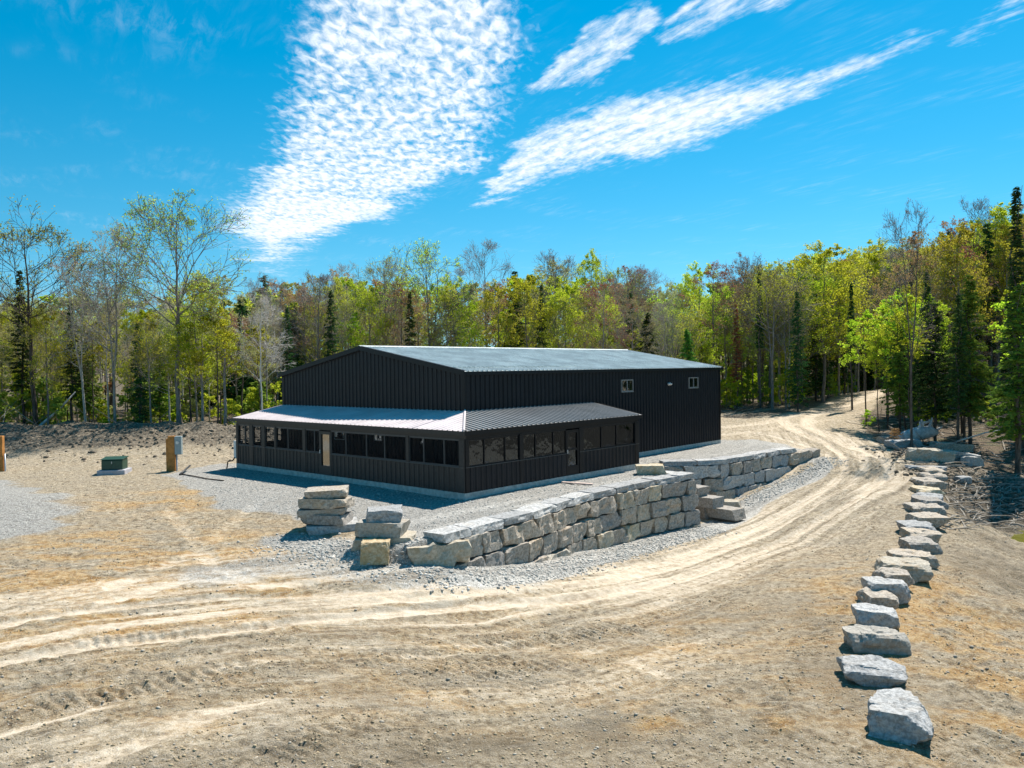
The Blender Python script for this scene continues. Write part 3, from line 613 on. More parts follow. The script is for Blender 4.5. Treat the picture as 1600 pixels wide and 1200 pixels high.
def porch_side(P0, D, Nn, length, posts, doors, mull, matp, pane_mat, phase=0):
    """P0 start, D along, Nn outward. posts [(a,b)], doors [(a,b)], mull [positions]"""
    P0, D, Nn = Vector(P0), Vector(D), Vector(Nn)
    def bx(mb, a, b, o0, o1, z0, z1):
        q = [P0+D*a+Nn*o0, P0+D*b+Nn*o0, P0+D*b+Nn*o1, P0+D*a+Nn*o1]
        mb.prism([(p.x, p.y, z0) for p in q], (0, 0, z1-z0))
    mb = MB(); bx(mb, 0, length, -.12, -.005, HEAD, PE-.10); mb.build('header_beam', matp, bld)
    for a, b in posts:
        mb = MB(); bx(mb, a, b, -.115, .035, 0.0, HEAD-.003); mb.build('post', matp, bld)
    solid = sorted(list(posts)+list(doors)); gaps = []; cur = 0
    for a, b in solid:
        if a-cur > .05: gaps.append((cur, a))
        cur = max(cur, b)
    if length-cur > .05: gaps.append((cur, length))
    # knee wall between doors
    segs = []; cur = 0
    for a, b in sorted(doors): segs.append((cur, a)); cur = b
    segs.append((cur, length))
    for a, b in segs:
        mb = MB(); pr = rib_profile(a+.005, b-.005, phase, .036, .05, .09)
        sheet(mb, pr, lambda t, h: P0+D*t+Nn*(h+.004)+Vector((0, 0, .0)), lambda t, h: P0+D*t+Nn*(h+.004)+Vector((0, 0, SILL-.005)))
        bx(mb, a+.01, b-.01, -.1, -.001, 0, SILL-.008); mb.build('knee_wall', matp if matp is M_POST else M_WALL, bld)
        mb = MB(); bx(mb, a, b, -.11, .05, SILL-.003, SILL+.022); mb.build('sill_rail', M_MULL, bld)
    for a, b in gaps:
        ms = [a]+[m for m in mull if a+.1 < m < b-.1]+[b]
        for i in range(len(ms)-1):
            u, v = ms[i], ms[i+1]; t = .028; z0, z1 = SILL+.024, HEAD-.004
            mb = MB(); bx(mb, u+.002, u+t, -.075, .0, z0, z1); bx(mb, v-t, v-.002, -.075, .0, z0, z1)
            bx(mb, u+t, v-t, -.074, -.001, z0, z0+.05); bx(mb, u+t, v-t, -.074, -.001, z1-.06, z1)
            f = mb.build('window', M_MULL if matp is M_POST else M_TRIM, bld)
            mb = MB(); bx(mb, u+t, v-t, -.04, -.034, z0+.05, z1-.06); mb.build('pane', pane_mat, f)
    for a, b in doors:
        mb = MB(); t = .14; z1 = 2.06
        bx(mb, a+.01, a+t, -.09, .01, .01, z1); bx(mb, b-t, b-.01, -.09, .01, .01, z1)
        bx(mb, a+t, b-t, -.089, .009, .011, .42); bx(mb, a+t, b-t, -.089, .009, z1-.14, z1)
        if pane_mat is M_VINYL: bx(mb, a+t, b-t, -.088, .008, 1.12, 1.2)
        d = mb.build('screen_door', matp, bld)
        mb = MB(); bx(mb, a+t, b-t, -.05, -.042, .42, z1-.14); mb.build('pane', M_DOORG if pane_mat is M_SCREEN else M_VINYL, d)
        mb = MB(); hx = a+.07 if pane_mat is M_VINYL else b-.07; bx(mb, hx-.02, hx+.02, .011, .045, 1.0, 1.17); mb.build('handle', M_ALU, d)
# front side runs from the outer corner (v=-PW) to the far left (v=BW)
porch_side((-PW, -PW, 0), (0, 1, 0), (-1, 0, 0), BW+PW, [(0, .28), (.41+PW, .60+PW), (8.14+PW, 8.38+PW), (BW+PW-.2, BW+PW), (11.86+PW, 12.18+PW), (13.06+PW, 13.42+PW), (10.8+PW, 10.95+PW)],
           [(6.03+PW, 6.98+PW)], [v+PW for v in (-1.74, -.5, 2.07, 3.35, 4.88, 7.4, 9.72, 8.9+5)], M_POST, M_SCREEN)
porch_side((-PW+.04, -PW, 0), (1, 0, 0), (0, -1, 0), PL+PW-.04, [(0, .2), (.30+PW, .54+PW), (4.44+PW, 4.76+PW), (9.05+PW, 9.38+PW)],
           [(3.48+PW, 4.44+PW)], [u+PW for u in (-1.82, -.58, 1.36, 2.58, 6.2, 7.45)], M_TRIM, M_VINYL)
# short ends
porch_side((-PW+.04, BW, 0), (1, 0, 0), (0, 1, 0), PW-.08, [(0, .14), (1.4, 1.55), (2.7, PW-.08)], [], [], M_POST, M_SCREEN)
porch_side((PL, -PW+.04, 0), (0, 1, 0), (1, 0, 0), PW-.08, [(0, .1), (2.7, PW-.08)], [], [1.4], M_TRIM, M_VINYL)
# windows of the main wall seen through the porch screens
for v0, v1, z0, z1 in ((9.0, 9.8, 1.35, 1.72), (5.9, 6.42, 1.45, 1.7)):
    mb = MB(); mb.box(-.06, -.035, v0, v1, z0-.03, z0); mb.box(-.06, -.035, v0, v1, z1, z1+.03); mb.box(-.06, -.035, v0-.03, v0, z0-.03, z1+.03); mb.box(-.06, -.035, v1, v1+.03, z0-.03, z1+.03)
    f = mb.build('window', M_WHITE, bld); mb = MB(); mb.box(-.05, -.04, v0, v1, z0, z1); mb.build('pane', M_PANE, f)
mb = MB(); mb.box(-.07, -.035, 2.1, 3.2, .02, 2.1); d = mb.build('door', M_TRIM, bld)
mb = MB(); mb.box(-.09, -.072, 2.72, 3.0, 1.0, 1.85); mb.build('pane', M_PANE, d)
# service box and pipe at the far left end
mb = MB(); mb.box(-PW-.02, -PW+.42, BW+.06, BW+.32, .25, 1.2); ub = mb.build('utility_box', M_WHITE, bld, bevel=.02)
mb = MB(); mb.tube([(-PW+.0, BW+.2, .3), (-PW-.15, BW+.22, .12), (-PW-.4, BW+.24, .1), (-PW-.48, BW+.24, -.3)], .035, 7); mb.build('conduit', M_TRIM, ub, True)

# ------------------------------------------------------------------ stones
def stone_mat(name, c0, c1, brown=.35, bump=.03):
    m, N, b, o = material(name); tc = N.n('ShaderNodeTexCoord').outputs['Object']; oi = N.n('ShaderNodeObjectInfo')
    off = N.n('ShaderNodeVectorMath', operation='ADD', ins={0: tc, 1: N.xyz(N.m('MULTIPLY', oi.outputs['Random'], 50), 0, 0)}).outputs[0]
    n1 = N.noise(off, 2.2, 7, .7); n2 = N.noise(off, 11, 6, .75)
    lay = N.noise(N.n('ShaderNodeMapping', ins={'Vector': off, 'Scale': (.6, .6, 5)}), 2.5, 5, .65)
    c = N.mix(N.sstep(n2, .36, .62), c0, c1)
    c = N.mix(N.m('MULTIPLY', N.sstep(n1, .5, .66), brown), c, (.36, .25, .13))
    c = N.mix(N.sstep(lay, .58, .7, 0, .45), c, N.mix(1, c, (.45, .43, .4), 'MULTIPLY'))
    c = N.mix(N.sstep(n2, .62, .74, 0, .6), c, (.66, .65, .62))
    hs = N.n('ShaderNodeHueSaturation', ins={'Hue': .5, 'Saturation': N.sstep(oi.outputs['Random'], 0, 1, .6, 1.15), 'Value': N.sstep(oi.outputs['Random'], 0, 1, .82, 1.15), 'Color': c})
    N.set(b.inputs['Base Color'], hs.outputs[0]); b.inputs['Roughness'].default_value = .9; b.inputs['Specular IOR Level'].default_value = .25
    hh = N.m('ADD', N.m('ADD', n2, N.m('MULTIPLY', n1, 1.2)), N.m('MULTIPLY', lay, .7))
    N.set(b.inputs['Normal'], N.n('ShaderNodeBump', ins={'Height': hh, 'Strength': 1., 'Distance': bump})); return m
M_ST = stone_mat('limestone', (.23, .20, .165), (.46, .405, .34))
M_STB = stone_mat('grey_limestone', (.25, .245, .235), (.48, .475, .46), .16)
M_STT = stone_mat('tan_limestone', (.34, .29, .21), (.52, .46, .36), .7)
def rock_mesh(name, dim, seed, n=9, cuts=9, rough=.05, boxy=.8, crag=.018):
    rnd = random.Random(seed); L, D, H = dim; mx = max(dim)
    ns = [max(3, int(round(n*d/mx))) for d in dim]
    idx = {}; V = []; F = []
    def vid(i, j, k):
        if (i, j, k) not in idx: idx[(i, j, k)] = len(V); V.append(Vector((2*i/ns[0]-1, 2*j/ns[1]-1, 2*k/ns[2]-1)))
        return idx[(i, j, k)]
    for k0 in (0, ns[2]):
        for i in range(ns[0]):
            for j in range(ns[1]):
                q = [vid(i, j, k0), vid(i+1, j, k0), vid(i+1, j+1, k0), vid(i, j+1, k0)]; F.append(q if k0 else q[::-1])
    for j0 in (0, ns[1]):
        for i in range(ns[0]):
            for k in range(ns[2]):
                q = [vid(i, j0, k), vid(i+1, j0, k), vid(i+1, j0, k+1), vid(i, j0, k+1)]; F.append(q[::-1] if j0 else q)
    for i0 in (0, ns[0]):
        for j in range(ns[1]):
            for k in range(ns[2]):
                q = [vid(i0, j, k), vid(i0, j+1, k), vid(i0, j+1, k+1), vid(i0, j, k+1)]; F.append(q if i0 else q[::-1])
    pl = []
    for _ in range(cuts):
        v = Vector((rnd.choice((-1, 1))*rnd.uniform(.2, 1), rnd.choice((-1, 1))*rnd.uniform(.2, 1), rnd.choice((-1, 1))*rnd.uniform(.05, 1))).normalized()
        sup = abs(v.x)+abs(v.y)+abs(v.z); pl.append((v, sup*rnd.uniform(boxy-.1, boxy+.12)))
    tx, ty = rnd.uniform(-.1, .1), rnd.uniform(-.08, .08); off = Vector((seed*3.7 % 91, seed*1.3 % 57, 0)); out = []
    hd = Vector((L/2, D/2, H/2))
    for p in V:
        p = p.copy()
        for v, d in pl:
            e = p.dot(v)-d
            if e > 0: p -= v*e
        p.x += tx*p.z; p.y += ty*p.z
        p = Vector((p.x*hd.x, p.y*hd.y, p.z*hd.z)); q = p+off
        nd = p.normalized()
        a = mnoise.fractal(q*1.6, .8, 2.1, 3)*rough*mx*.9+(mnoise.cell(q*2.6)-.5)*crag*mx+mnoise.fractal(q*7, .7, 2.2, 3)*crag*mx*.8
        out.append(p+nd*a)
    me = bpy.data.meshes.new(name); me.from_pydata([tuple(p) for p in out], [], F); return me
def rock(name, dim, loc, rz, seed, mat, parent=None, tilt=(0, 0), **kw):
    me = rock_mesh(name, dim, seed, **kw); me.materials.append(mat)
    o = bpy.data.objects.new(name, me); C.objects.link(o); o.location = loc; o.rotation_euler = (tilt[0], tilt[1], rz)
    if parent: o.parent = parent
    return o
# retaining walls --------------------------------------------------
def along(path, s):
    for (ax, ay), (bx, by) in zip(path[:-1], path[1:]):
        L = math.hypot(bx-ax, by-ay)
        if s <= L or (bx, by) == tuple(path[-1]): return ax+(bx-ax)*s/L, ay+(by-ay)*s/L, math.atan2(by-ay, bx-ax)
        s -= L
def plen(path): return sum(math.hypot(b[0]-a[0], b[1]-a[1]) for a, b in zip(path[:-1], path[1:]))
def build_wall(root, path, ztop, seed, cap_from=0, cap_to=None, h=.70, cap=.26, courses=5, start=(0,)*6, dip=0):
    rnd = random.Random(seed); T = plen(path); cap_to = cap_to or T; rx, ry, rz0 = root.location
    for k in range(courses+1):
        zt = ztop if k == 0 else ztop-cap-(k-1)*h; hh = cap if k == 0 else h
        s = (cap_from if k == 0 else start[k]); end = cap_to if k == 0 else T
        if k > 0: s += 0
        while s < end-.25:
            L = rnd.uniform(1.25, 1.9) if k == 0 else rnd.choice((rnd.uniform(1.0, 1.3), rnd.uniform(1.3, 2.2), rnd.uniform(.95, 1.15)))
            L = min(L, end-s)
            if end-s-L < .5: L = end-s
            x, y, a = along(path, s+L/2); nx_, ny_ = math.sin(a), -math.cos(a)
            D = .85 if k == 0 else .8; bat = -.06 if k == 0 else .02+.075*(k-1)+rnd.uniform(-.05, .05)
            g = gz(x+nx_*(bat+.25), y+ny_*(bat+.25)); z0 = zt-hh
            drop = dip*max(0, (T-s)/T-0)**2
            if zt > g+.08:
                cx, cy = x+nx_*(bat-D/2), y+ny_*(bat-D/2); hz = hh*rnd.uniform(.97, 1.05)
                rock('capstone' if k == 0 else 'stone_block', (L-.045 if k else L-.02, D, hz-(.03 if k else 0)), (cx-rx, cy-ry, zt-hh/2+rnd.uniform(-.015, .015)-rz0), a+rnd.uniform(-.04, .04), seed*100+k*20+int(s*3), M_STB if k == 0 else rnd.choice((M_ST, M_ST, M_ST, M_STT)) if seed == 1 else rnd.choice((M_ST, M_STB)),
                     root, tilt=(rnd.uniform(-.025, .025), rnd.uniform(-.02, .02)), n=9, cuts=9 if k else 6, rough=.035 if k else .02, boxy=.90 if k else .95, crag=.042 if k else .024)
            s += L
wall1 = thing('retaining_wall', 'curved dry-stacked limestone retaining wall in front of the porch corner, three courses under thin grey caps', 'wall', (W1[3][0], W1[3][1], -1.2))
build_wall(wall1, W1, -.16, 1, cap_from=1.15, start=(0, 0, .9, 2.2, 3., 3.))
RET = [W1[-1], (7.5, 38.9)]
build_wall(wall1, [(W1[-1][0]-.05, W1[-1][1]+.5), (7.45, 39.0)], -.18, 3, courses=4)
wall2 = thing('retaining_wall', 'second dry-stacked limestone retaining wall beyond the stone steps, running towards the far bend of the driveway', 'wall', (W2[2][0], W2[2][1], -1.2))
build_wall(wall2, W2, -.16, 2, cap_from=0, cap_to=plen(W2)-2.6, start=(0, 0, 0, .6, 1.5, 1.5))
# steps between the walls
sp = [((10.3, 38.9), -2.02, 1.7, 'lowest'), ((9.5, 39.5), -1.55, 1.6, 'second lowest'), ((8.9, 40.1), -1.1, 1.6, 'third lowest'), ((8.3, 40.7), -.68, 1.6, 'uppermost')]
for (x, y), zt, L, w_ in sp:
    o = rock('stone_step', (L, .95, .5), (x, y, zt-.25), R(-50), 300+int(zt*-10), M_ST, n=9, rough=.015, boxy=.95, crag=.01)
    tag(o, w_+' rough limestone step in the gap between the two retaining walls', 'step', 'stone steps between the retaining walls')
x, y, z = hit(1141, 800); tag(rock('boulder', (1.15, .8, .62), (x+.1, y+.4, z+.22), R(-8), 331, M_STT, n=9, boxy=.9), 'squared tan block standing on the rubble at the foot of the stone steps', 'stone')
x, y, z = hit(1106, 812); tag(rock('boulder', (.9, .8, .8), (x, y+.4, z+.25), R(30), 335, M_ST, n=9, boxy=.85), 'rough grey block tucked against the corner where the near retaining wall ends', 'stone')
x, y, z = hit(1018, 742); tag(rock('boulder', (1.35, .8, .5), (x, y+.3, z+.2), R(-5), 337, M_STT, n=9, boxy=.93), 'flat topped tan block on the gravel beside the right end of the porch', 'stone')
# stacks of slabs --------------------------------------------------
def slabs(px, py, items, where, group):
    x, y, z = hit(px, py); z -= .06
    for i, (L, D, H, dx, rz, mat, word) in enumerate(items):
        o = rock('stone_slab', (L, D, H), (x+dx, y+.3, z+H/2), R(rz), 400+i*7+px, mat, n=14, cuts=10, rough=.025, boxy=.87, crag=.016, tilt=(R((-1)**i*2), R((i % 2)*3-1.5)))
        tag(o, word+' '+where, 'stone slab', group); z += H*.93
slabs(508, 832, [(1.75, 1.2, .34, .22, 12, M_STB, 'lowest pale slab, half bedded in rubble, of the taller five-slab stack'), (1.55, 1.15, .34, .0, -6, M_ST, 'second slab from the ground, rounded grey edge, in the taller stack'),
                 (1.6, 1.1, .26, -.12, 4, M_STT, 'middle thin tan slab of the taller stack'), (1.7, 1.2, .34, .0, -4, M_ST, 'fourth slab from the ground in the taller stack, buff fronted'),
                 (1.45, 1.0, .34, .02, 7, M_ST, 'topmost light slab of the taller stack')], 'left of the retaining wall', 'slabs of the tall stack')
slabs(596, 852, [(1.85, 1.2, .34, .05, 3, M_STT, 'lowest wide slab of the shorter three-slab stack'), (1.5, 1.1, .46, -.02, -5, M_STT, 'middle thick brown-fronted slab of the shorter three-slab stack'),
                 (1.1, .8, .42, .05, 10, M_STB, 'topmost small squared grey block of the shorter three-slab stack')], 'next to the retaining wall end', 'slabs of the short stack')
x, y, z = hit(585, 884); o = rock('boulder', (.86, .75, .66), (x, y+.25, z+.27), R(6), 461, stone_mat('ochre_stone', (.33, .24, .14), (.50, .42, .30), .6), n=14, boxy=.82); tag(o, 'squat ochre-faced boulder alone in front of the two slab stacks', 'boulder')
# row of boulders --------------------------------------------------
ROW = [(1430,1162,1.05,.95,.62,-28,'big blue-grey angular boulder nearest the camera, first of the driveway row'),
 (1380,1074,1.32,.85,.5,-14,'wide slate-grey boulder with a brown patch, second from the near end of the driveway row'),
 (1378,1023,1.36,.62,.55,-8,'long pale buff slab-like boulder, third from the near end of the driveway row'),
 (1378,984,1.02,.6,.55,-15,'pointed blue-grey boulder, fourth from the near end of the driveway row'),
 (1381,956,.86,.75,.55,-4,'small smooth-topped light boulder, fifth from the near end of the driveway row'),
 (1394,944,1.12,.8,.75,-5,'tall squared block with a dark end, sixth from the near end of the driveway row'),
 (1407,922,.98,.75,.55,-5,'small ribbed block, seventh from the near end of the driveway row'),
 (1422,908,1.5,.9,.6,-14,'long tan-sided slab, eighth from the near end of the driveway row'),
 (1436,888,1.42,.85,.5,-10,'low wide white-topped slab, ninth from the near end of the driveway row'),
 (1447,866,1.15,.9,.5,0,'flat white-topped stone, tenth from the near end of the driveway row'),
 (1449,851,1.15,.95,.5,-8,'pale rounded stone, eleventh from the near end of the driveway row'),
 (1444,838,1.25,1.0,.5,-6,'low grey stone sticking out towards the driveway, twelfth in the row'),
 (1456,826,1.25,1.1,.55,-4,'bulky grey stone behind the one sticking out, thirteenth in the row'),
 (1456,811,1.35,1.1,.5,-5,'wide flat stone, fourteenth from the near end of the driveway row'),
 (1461,799,1.15,1.1,.45,0,'light flat stone, fifteenth from the near end of the driveway row'),
 (1463,789,1.15,1.2,.42,-6,'bluish flat stone, sixteenth from the near end of the driveway row'),
 (1458,780,1.12,1.2,.5,-5,'brown-edged stone, fourth from the forest end of the driveway row'),
 (1461,768,1.2,1.3,.45,0,'thin pale stone, third from the forest end of the driveway row'),
 (1466,757,1.1,1.3,.42,-4,'white flat stone, second from the forest end of the driveway row'),
 (1465,748,1.05,1.3,.40,-4,'last pale stone at the forest end of the driveway row')]
for i, (px, py, L, D, H, rz, lab) in enumerate(ROW):
    x, y, z = hit(px, py); D *= 1.42; H *= .9; o = rock('boulder', (L, D, H), (x, y+D*.40, gz(x, y+D*.4)+H*.38), R(rz), 500+i*11, M_STB if i in (0, 1, 3, 5, 11, 15) else (M_STT if i in (2, 7, 16) else M_ST), n=26 if i < 4 else 18, cuts=16, rough=.06, boxy=.70 if i < 2 else .77+.1*((i*7) % 5)/5, crag=.024)
    tag(o, lab, 'boulder', 'boulders in a row along the driveway')
# rock pile at the forest edge
for i, (px, py, L, D, H, rz, ti, lab) in enumerate([(1455,722,2.6,1.1,.85,-12,4,'largest long tan rock in the heap at the forest edge'), (1502,722,2.1,.9,.7,-20,10,'flat sloping grey slab at the right of the heap at the forest edge'),
    (1490,706,2.3,1.0,.65,-8,4,'rock at the back of the heap at the forest edge, in tree shade'), (1415,700,2.2,1.1,.6,8,-3,'low blue-grey rock at the left end of the heap beside the driveway'), (1388,692,1.1,.8,.5,20,0,'small grey rock nearest the driveway bend, left of the heap'),
    (1450,736,2.2,.8,.3,-5,2,'thin dark slab lying in front of the forest-edge heap'), (1523,728,1.1,.8,.6,30,6,'small shaded rock at the far right of the forest-edge heap'), (1508,757,.8,.6,.45,10,0,'single white stone between the heap and the boulder row')]):
    x, y, z = hit(px, py); o = rock('boulder', (L, D, H), (x, y+D*.3, z+H*.35), R(rz), 800+i*13, M_ST if i in (2, 4) else (M_STT if i == 0 else M_STB), tilt=(0, R(ti)), n=14, cuts=11, boxy=.84); tag(o, lab, 'rock', 'rocks heaped at the forest edge')
# loose rubble (uncountable)
def scatter(name, fn, count, smin, smax, mat, seed, flat=.6):
    rnd = random.Random(seed); np.random.seed(seed); ico = []
    t = (1+5**.5)/2
    iv = np.array([(-1,t,0),(1,t,0),(-1,-t,0),(1,-t,0),(0,-1,t),(0,1,t),(0,-1,-t),(0,1,-t),(t,0,-1),(t,0,1),(-t,0,-1),(-t,0,1)], float); iv /= np.linalg.norm(iv[0])
    ifc = np.array([(0,11,5),(0,5,1),(0,1,7),(0,7,10),(0,10,11),(1,5,9),(5,11,4),(11,10,2),(10,7,6),(7,1,8),(3,9,4),(3,4,2),(3,2,6),(3,6,8),(3,8,9),(4,9,5),(2,4,11),(6,2,10),(8,6,7),(9,8,1)])
    VV = []; FF = []; k = 0
    while k < count:
        q = fn(rnd)
        if q is None: continue
        x, y = q; s = smin+(smax-smin)*rnd.random()**3
        v = iv*(1+np.random.uniform(-.28, .28, (12, 1)))*s*np.array([rnd.uniform(.8, 1.4), rnd.uniform(.7, 1.2), rnd.uniform(.5, .9)*flat/.6])
        a = rnd.random()*6.3; ca, sa = math.cos(a), math.sin(a); v = np.stack([v[:, 0]*ca-v[:, 1]*sa, v[:, 0]*sa+v[:, 1]*ca, v[:, 2]], 1)
        VV.append(v+np.array([x, y, gz(x, y)+s*.15])); FF.append(ifc+12*k); k += 1
    o = mesh_obj(name, np.concatenate(VV), np.concatenate(FF), mat); tag(o, kind='stuff'); return o
M_RUB = simple('crushed_stone', (.46, .44, .40), .9, spec=.2, var=.35, scale=3.3)
M_SOIL = simple('dark_soil', (.17, .14, .105), .95, spec=.1, var=.4, scale=2)
M_CLOD = simple('dry_clods', (.36, .285, .185), .95, spec=.1, var=.35, scale=2.1)
def near_path(path, w0, w1):
    T = plen(path)
    def f(r):
        x, y, a = along(path, r.random()*T); d = r.uniform(w0, w1)+abs(r.gauss(0, .25)); return x+math.sin(a)*d, y-math.cos(a)*d
    return f
fa, fb = near_path(W1, .2, 1.6), near_path(W2[1:], .3, 1.8)
ll = [hit(430,850)[:2], hit(520,868)[:2], hit(640,892)[:2]]
def fc(r):
    x, y, a = along(ll, r.random()*plen(ll)); return x+r.gauss(0, .7), y+r.gauss(0, .6)
scatter('rubble', lambda r: (fa if r.random() < .5 else fb if r.random() < .6 else fc)(r), 9000, .012, .062, M_RUB, 5)
def fpad(r):
    x, y = r.uniform(-14, 10), r.uniform(24, 45)
    i = bisect_right(gx, x)-1; j = bisect_right(gy, y)-1
    return (x, y) if grav[j, i] > .5 else None
scatter('gravel', fpad, 7000, .015, .045, M_RUB, 6)
def fdirt(r):
    y = 11+r.random()**1.5*34; x = r.uniform(-1, 1)*(y*.66)
    i = bisect_right(gx, x)-1; j = bisect_right(gy, y)-1
    if grav[j, i] > .4 or track[j, i] > .55*r.random()+.2: return None
    n_ = mnoise.noise(Vector((x*.5, y*.5, 3)))
    return (x, y) if n_+r.random()*.5 > .12 else None
scatter('clods', fdirt, 17000, .006, .034, M_CLOD, 7)
scatter('pebbles', fdirt, 3000, .005, .045, simple('field_stone', (.36, .32, .26), .95, spec=.1, var=.35, scale=2), 8)
def fbank(r):
    x, y = r.uniform(-60, -9), r.gauss(55, 3.2); return x, y
scatter('bank_clods', fbank, 2600, .03, .16, M_SOIL, 9, .8)
def fedge(r):
    x, y, z = ED[int(r.random()*len(ED))]; return x+r.gauss(0, 1.1), y+r.gauss(0, 1.3)
ED = [hit(px, py) for px, py in [(1425,712),(1450,738),(1500,745),(1560,755),(1600,765),(1590,790),(1540,770)]]
scatter('edge_clods', fedge, 1500, .02, .14, M_SOIL, 10, .8)

# ------------------------------------------------------------------ small objects
M_GREEN = simple('green_steel', (.012, .055, .035), .45, var=.15, bump=.002)
M_PAD = simple('pad_concrete', (.40, .39, .42), .85, var=.15, bump=.006)
M_WOOD = simple('treated_wood', (.42, .19, .055), .8, spec=.2, var=.3, scale=4, bump=.006, bscale=18)
M_PANEL = simple('grey_panel', (.27, .33, .34), .5, var=.08)
M_PVC = simple('black_pipe', (.02, .022, .025), .5)
x, y, z = hit(172, 742); z -= .03
tr = thing('transformer', 'dark green pad-mounted transformer box on a concrete pad in front of the soil bank', 'transformer', (x, y+.5, z), R(8)); tr.scale = (.74, .8, .84)
mb = MB(); mb.box(-.95, .95, -.75, .75, -.25, .32); mb.build('concrete_pad', M_PAD, tr, bevel=.03)
mb = MB(); mb.prism([(-.72, -.5, .321), (-.72, .55, .321), (-.72, .55, 1.0), (-.72, -.42, .96), (-.72, -.5, .93)], (1.44, 0, 0)); mb.build('cabinet', M_GREEN, tr, bevel=.02)
mb = MB(); mb.prism([(-.78, -.56, .965), (-.78, .6, 1.04), (-.78, .6, 1.1), (-.78, -.56, 1.0)], (1.56, 0, 0)); mb.build('lid', M_GREEN, tr, bevel=.012)
for sx in (-1, 1):
    mb = MB(); mb.box(min(sx*.015, sx*.69), max(sx*.015, sx*.69), -.525, -.503, .36, .91); d = mb.build('door', M_GREEN, tr, bevel=.006)
mb = MB(); mb.box(-.02, .02, -.56, -.53, .72, .86); mb.build('handle', M_ALU, tr)
mb = MB(); mb.box(-.745, -.722, -.2, .0, .6, .8); mb.build('sign_plate', M_WHITE, tr)
def upost(px, py, lab, hgt, panel=True):
    x, y, z = hit(px, py)
    p = thing('utility_post', lab, 'post', (x, y+.15, z-.1), R(6))
    mb = MB(); mb.box(-.19, .16, -.14, .14, -.3, hgt); mb.build('wood_post', M_WOOD, p, bevel=.02)
    mb = MB(); mb.box(-.30, -.192, -.10, .12, .1, hgt-.15); mb.build('side_board', M_WOOD, p, bevel=.015)
    if panel:
        mb = MB(); mb.box(.17, .52, -.16, .12, hgt-1.0, hgt-.02); b_ = mb.build('meter_box', M_PANEL, p, bevel=.02)
        mb = MB(); mb.tube([(.33, -.20, hgt-.35), (.33, -.155, hgt-.35)], .09, 12); mb.build('meter', M_ALU, b_)
    mb = MB(); mb.tube([(.23, -.02, hgt-1.0), (.23, -.02, .0), (.23, -.02, -.3)], .045, 8); mb.build('conduit', M_ALU, p, True)
    return p
upost(268, 737, 'orange-brown treated wood utility post with a grey meter box, left of the porch', 2.0)
upost(-1, 738, 'orange wood utility post with pale conduit cut off by the left edge of the picture', 2.1, False)
def bar(name, pts, r, mat, lab, cat, sides=8):
    P = []
    for px, py, dz in pts: x, y, z = hit(px, py); P.append((x, y, z+dz))
    o = MB().tube(P, r, sides).build(name, mat, smooth=True); tag(o, lab, cat); return o
bar('pipe_offcut', [(281,743,.05), (297,735,.25)], .05, M_PVC, 'short black pipe end poking out of the gravel beside the utility post', 'pipe')
bar('cable', [(284,742,.03),(305,746,.05),(325,750,.04),(350,752,.03)], .03, simple('brown_cable', (.08,.05,.03), .7), 'thin brown cable lying on the gravel left of the porch', 'cable')
x, y, z = hit(902, 757); o = MB().box(-.75, .75, -.08, .08, 0, .05).build('plank', simple('pale_wood', (.62, .47, .40), .8, bump=.002), bevel=.008); o.location = (x, y, z+.03); o.rotation_euler = (0, 0, R(-32)); tag(o, 'pale wooden plank lying on the gravel in front of the right porch door', 'plank')
# pond in the corner of the pit
x, y, z = hit(1598, 846)
m, N, b, o_ = material('murky_water'); b.inputs['Base Color'].default_value = (.16, .15, .03, 1); b.inputs['Roughness'].default_value = .08
mb = MB(); n_ = 28; rr_ = random.Random(3)
mb.add([(x+.6+math.cos(i*2*math.pi/n_)*1.7*rr_.uniform(.9, 1.1), y+math.sin(i*2*math.pi/n_)*2.0*rr_.uniform(.9, 1.1), z+.12) for i in range(n_)], [tuple(range(n_))]); tag(mb.build('water', m), kind='structure')
# weathered stump
M_DRY = simple('weathered_wood', (.50, .50, .49), .85, spec=.2, var=.3, scale=5, bump=.012, bscale=14)
x, y, z = hit(1432, 692); st = thing('driftwood_stump', 'silver-grey weathered stump with upright roots lying above the rock heap at the forest edge', 'stump', (x, y, z), 0)
mb = MB(); mb.tube([(-1.5, 0, .2), (-.8, .05, .42), (.1, .1, .62), (1.0, .2, .75), (1.5, .3, .7)], [.16, .40, .48, .42, .3], 12); o = mb.build('log', M_DRY, st, True)
for a, b_ in (((.1, .0, .9), (.25, -.1, 1.45)), ((.5, .1, 1.0), (.35, 0, 1.6)), ((.9, .1, 1.0), (1.15, .05, 1.75)), ((1.2, .2, .9), (1.0, .2, 1.6)), ((1.4, .3, .8), (2.0, .3, 1.1)), ((.3, .1, 1.35), (1.1, .1, 1.5))):
    MB().tube([a, ((a[0]+b_[0])/2+.05, (a[1]+b_[1])/2, (a[2]+b_[2])/2), b_], [.13, .09, .05], 7).build('root', M_DRY, st, True)

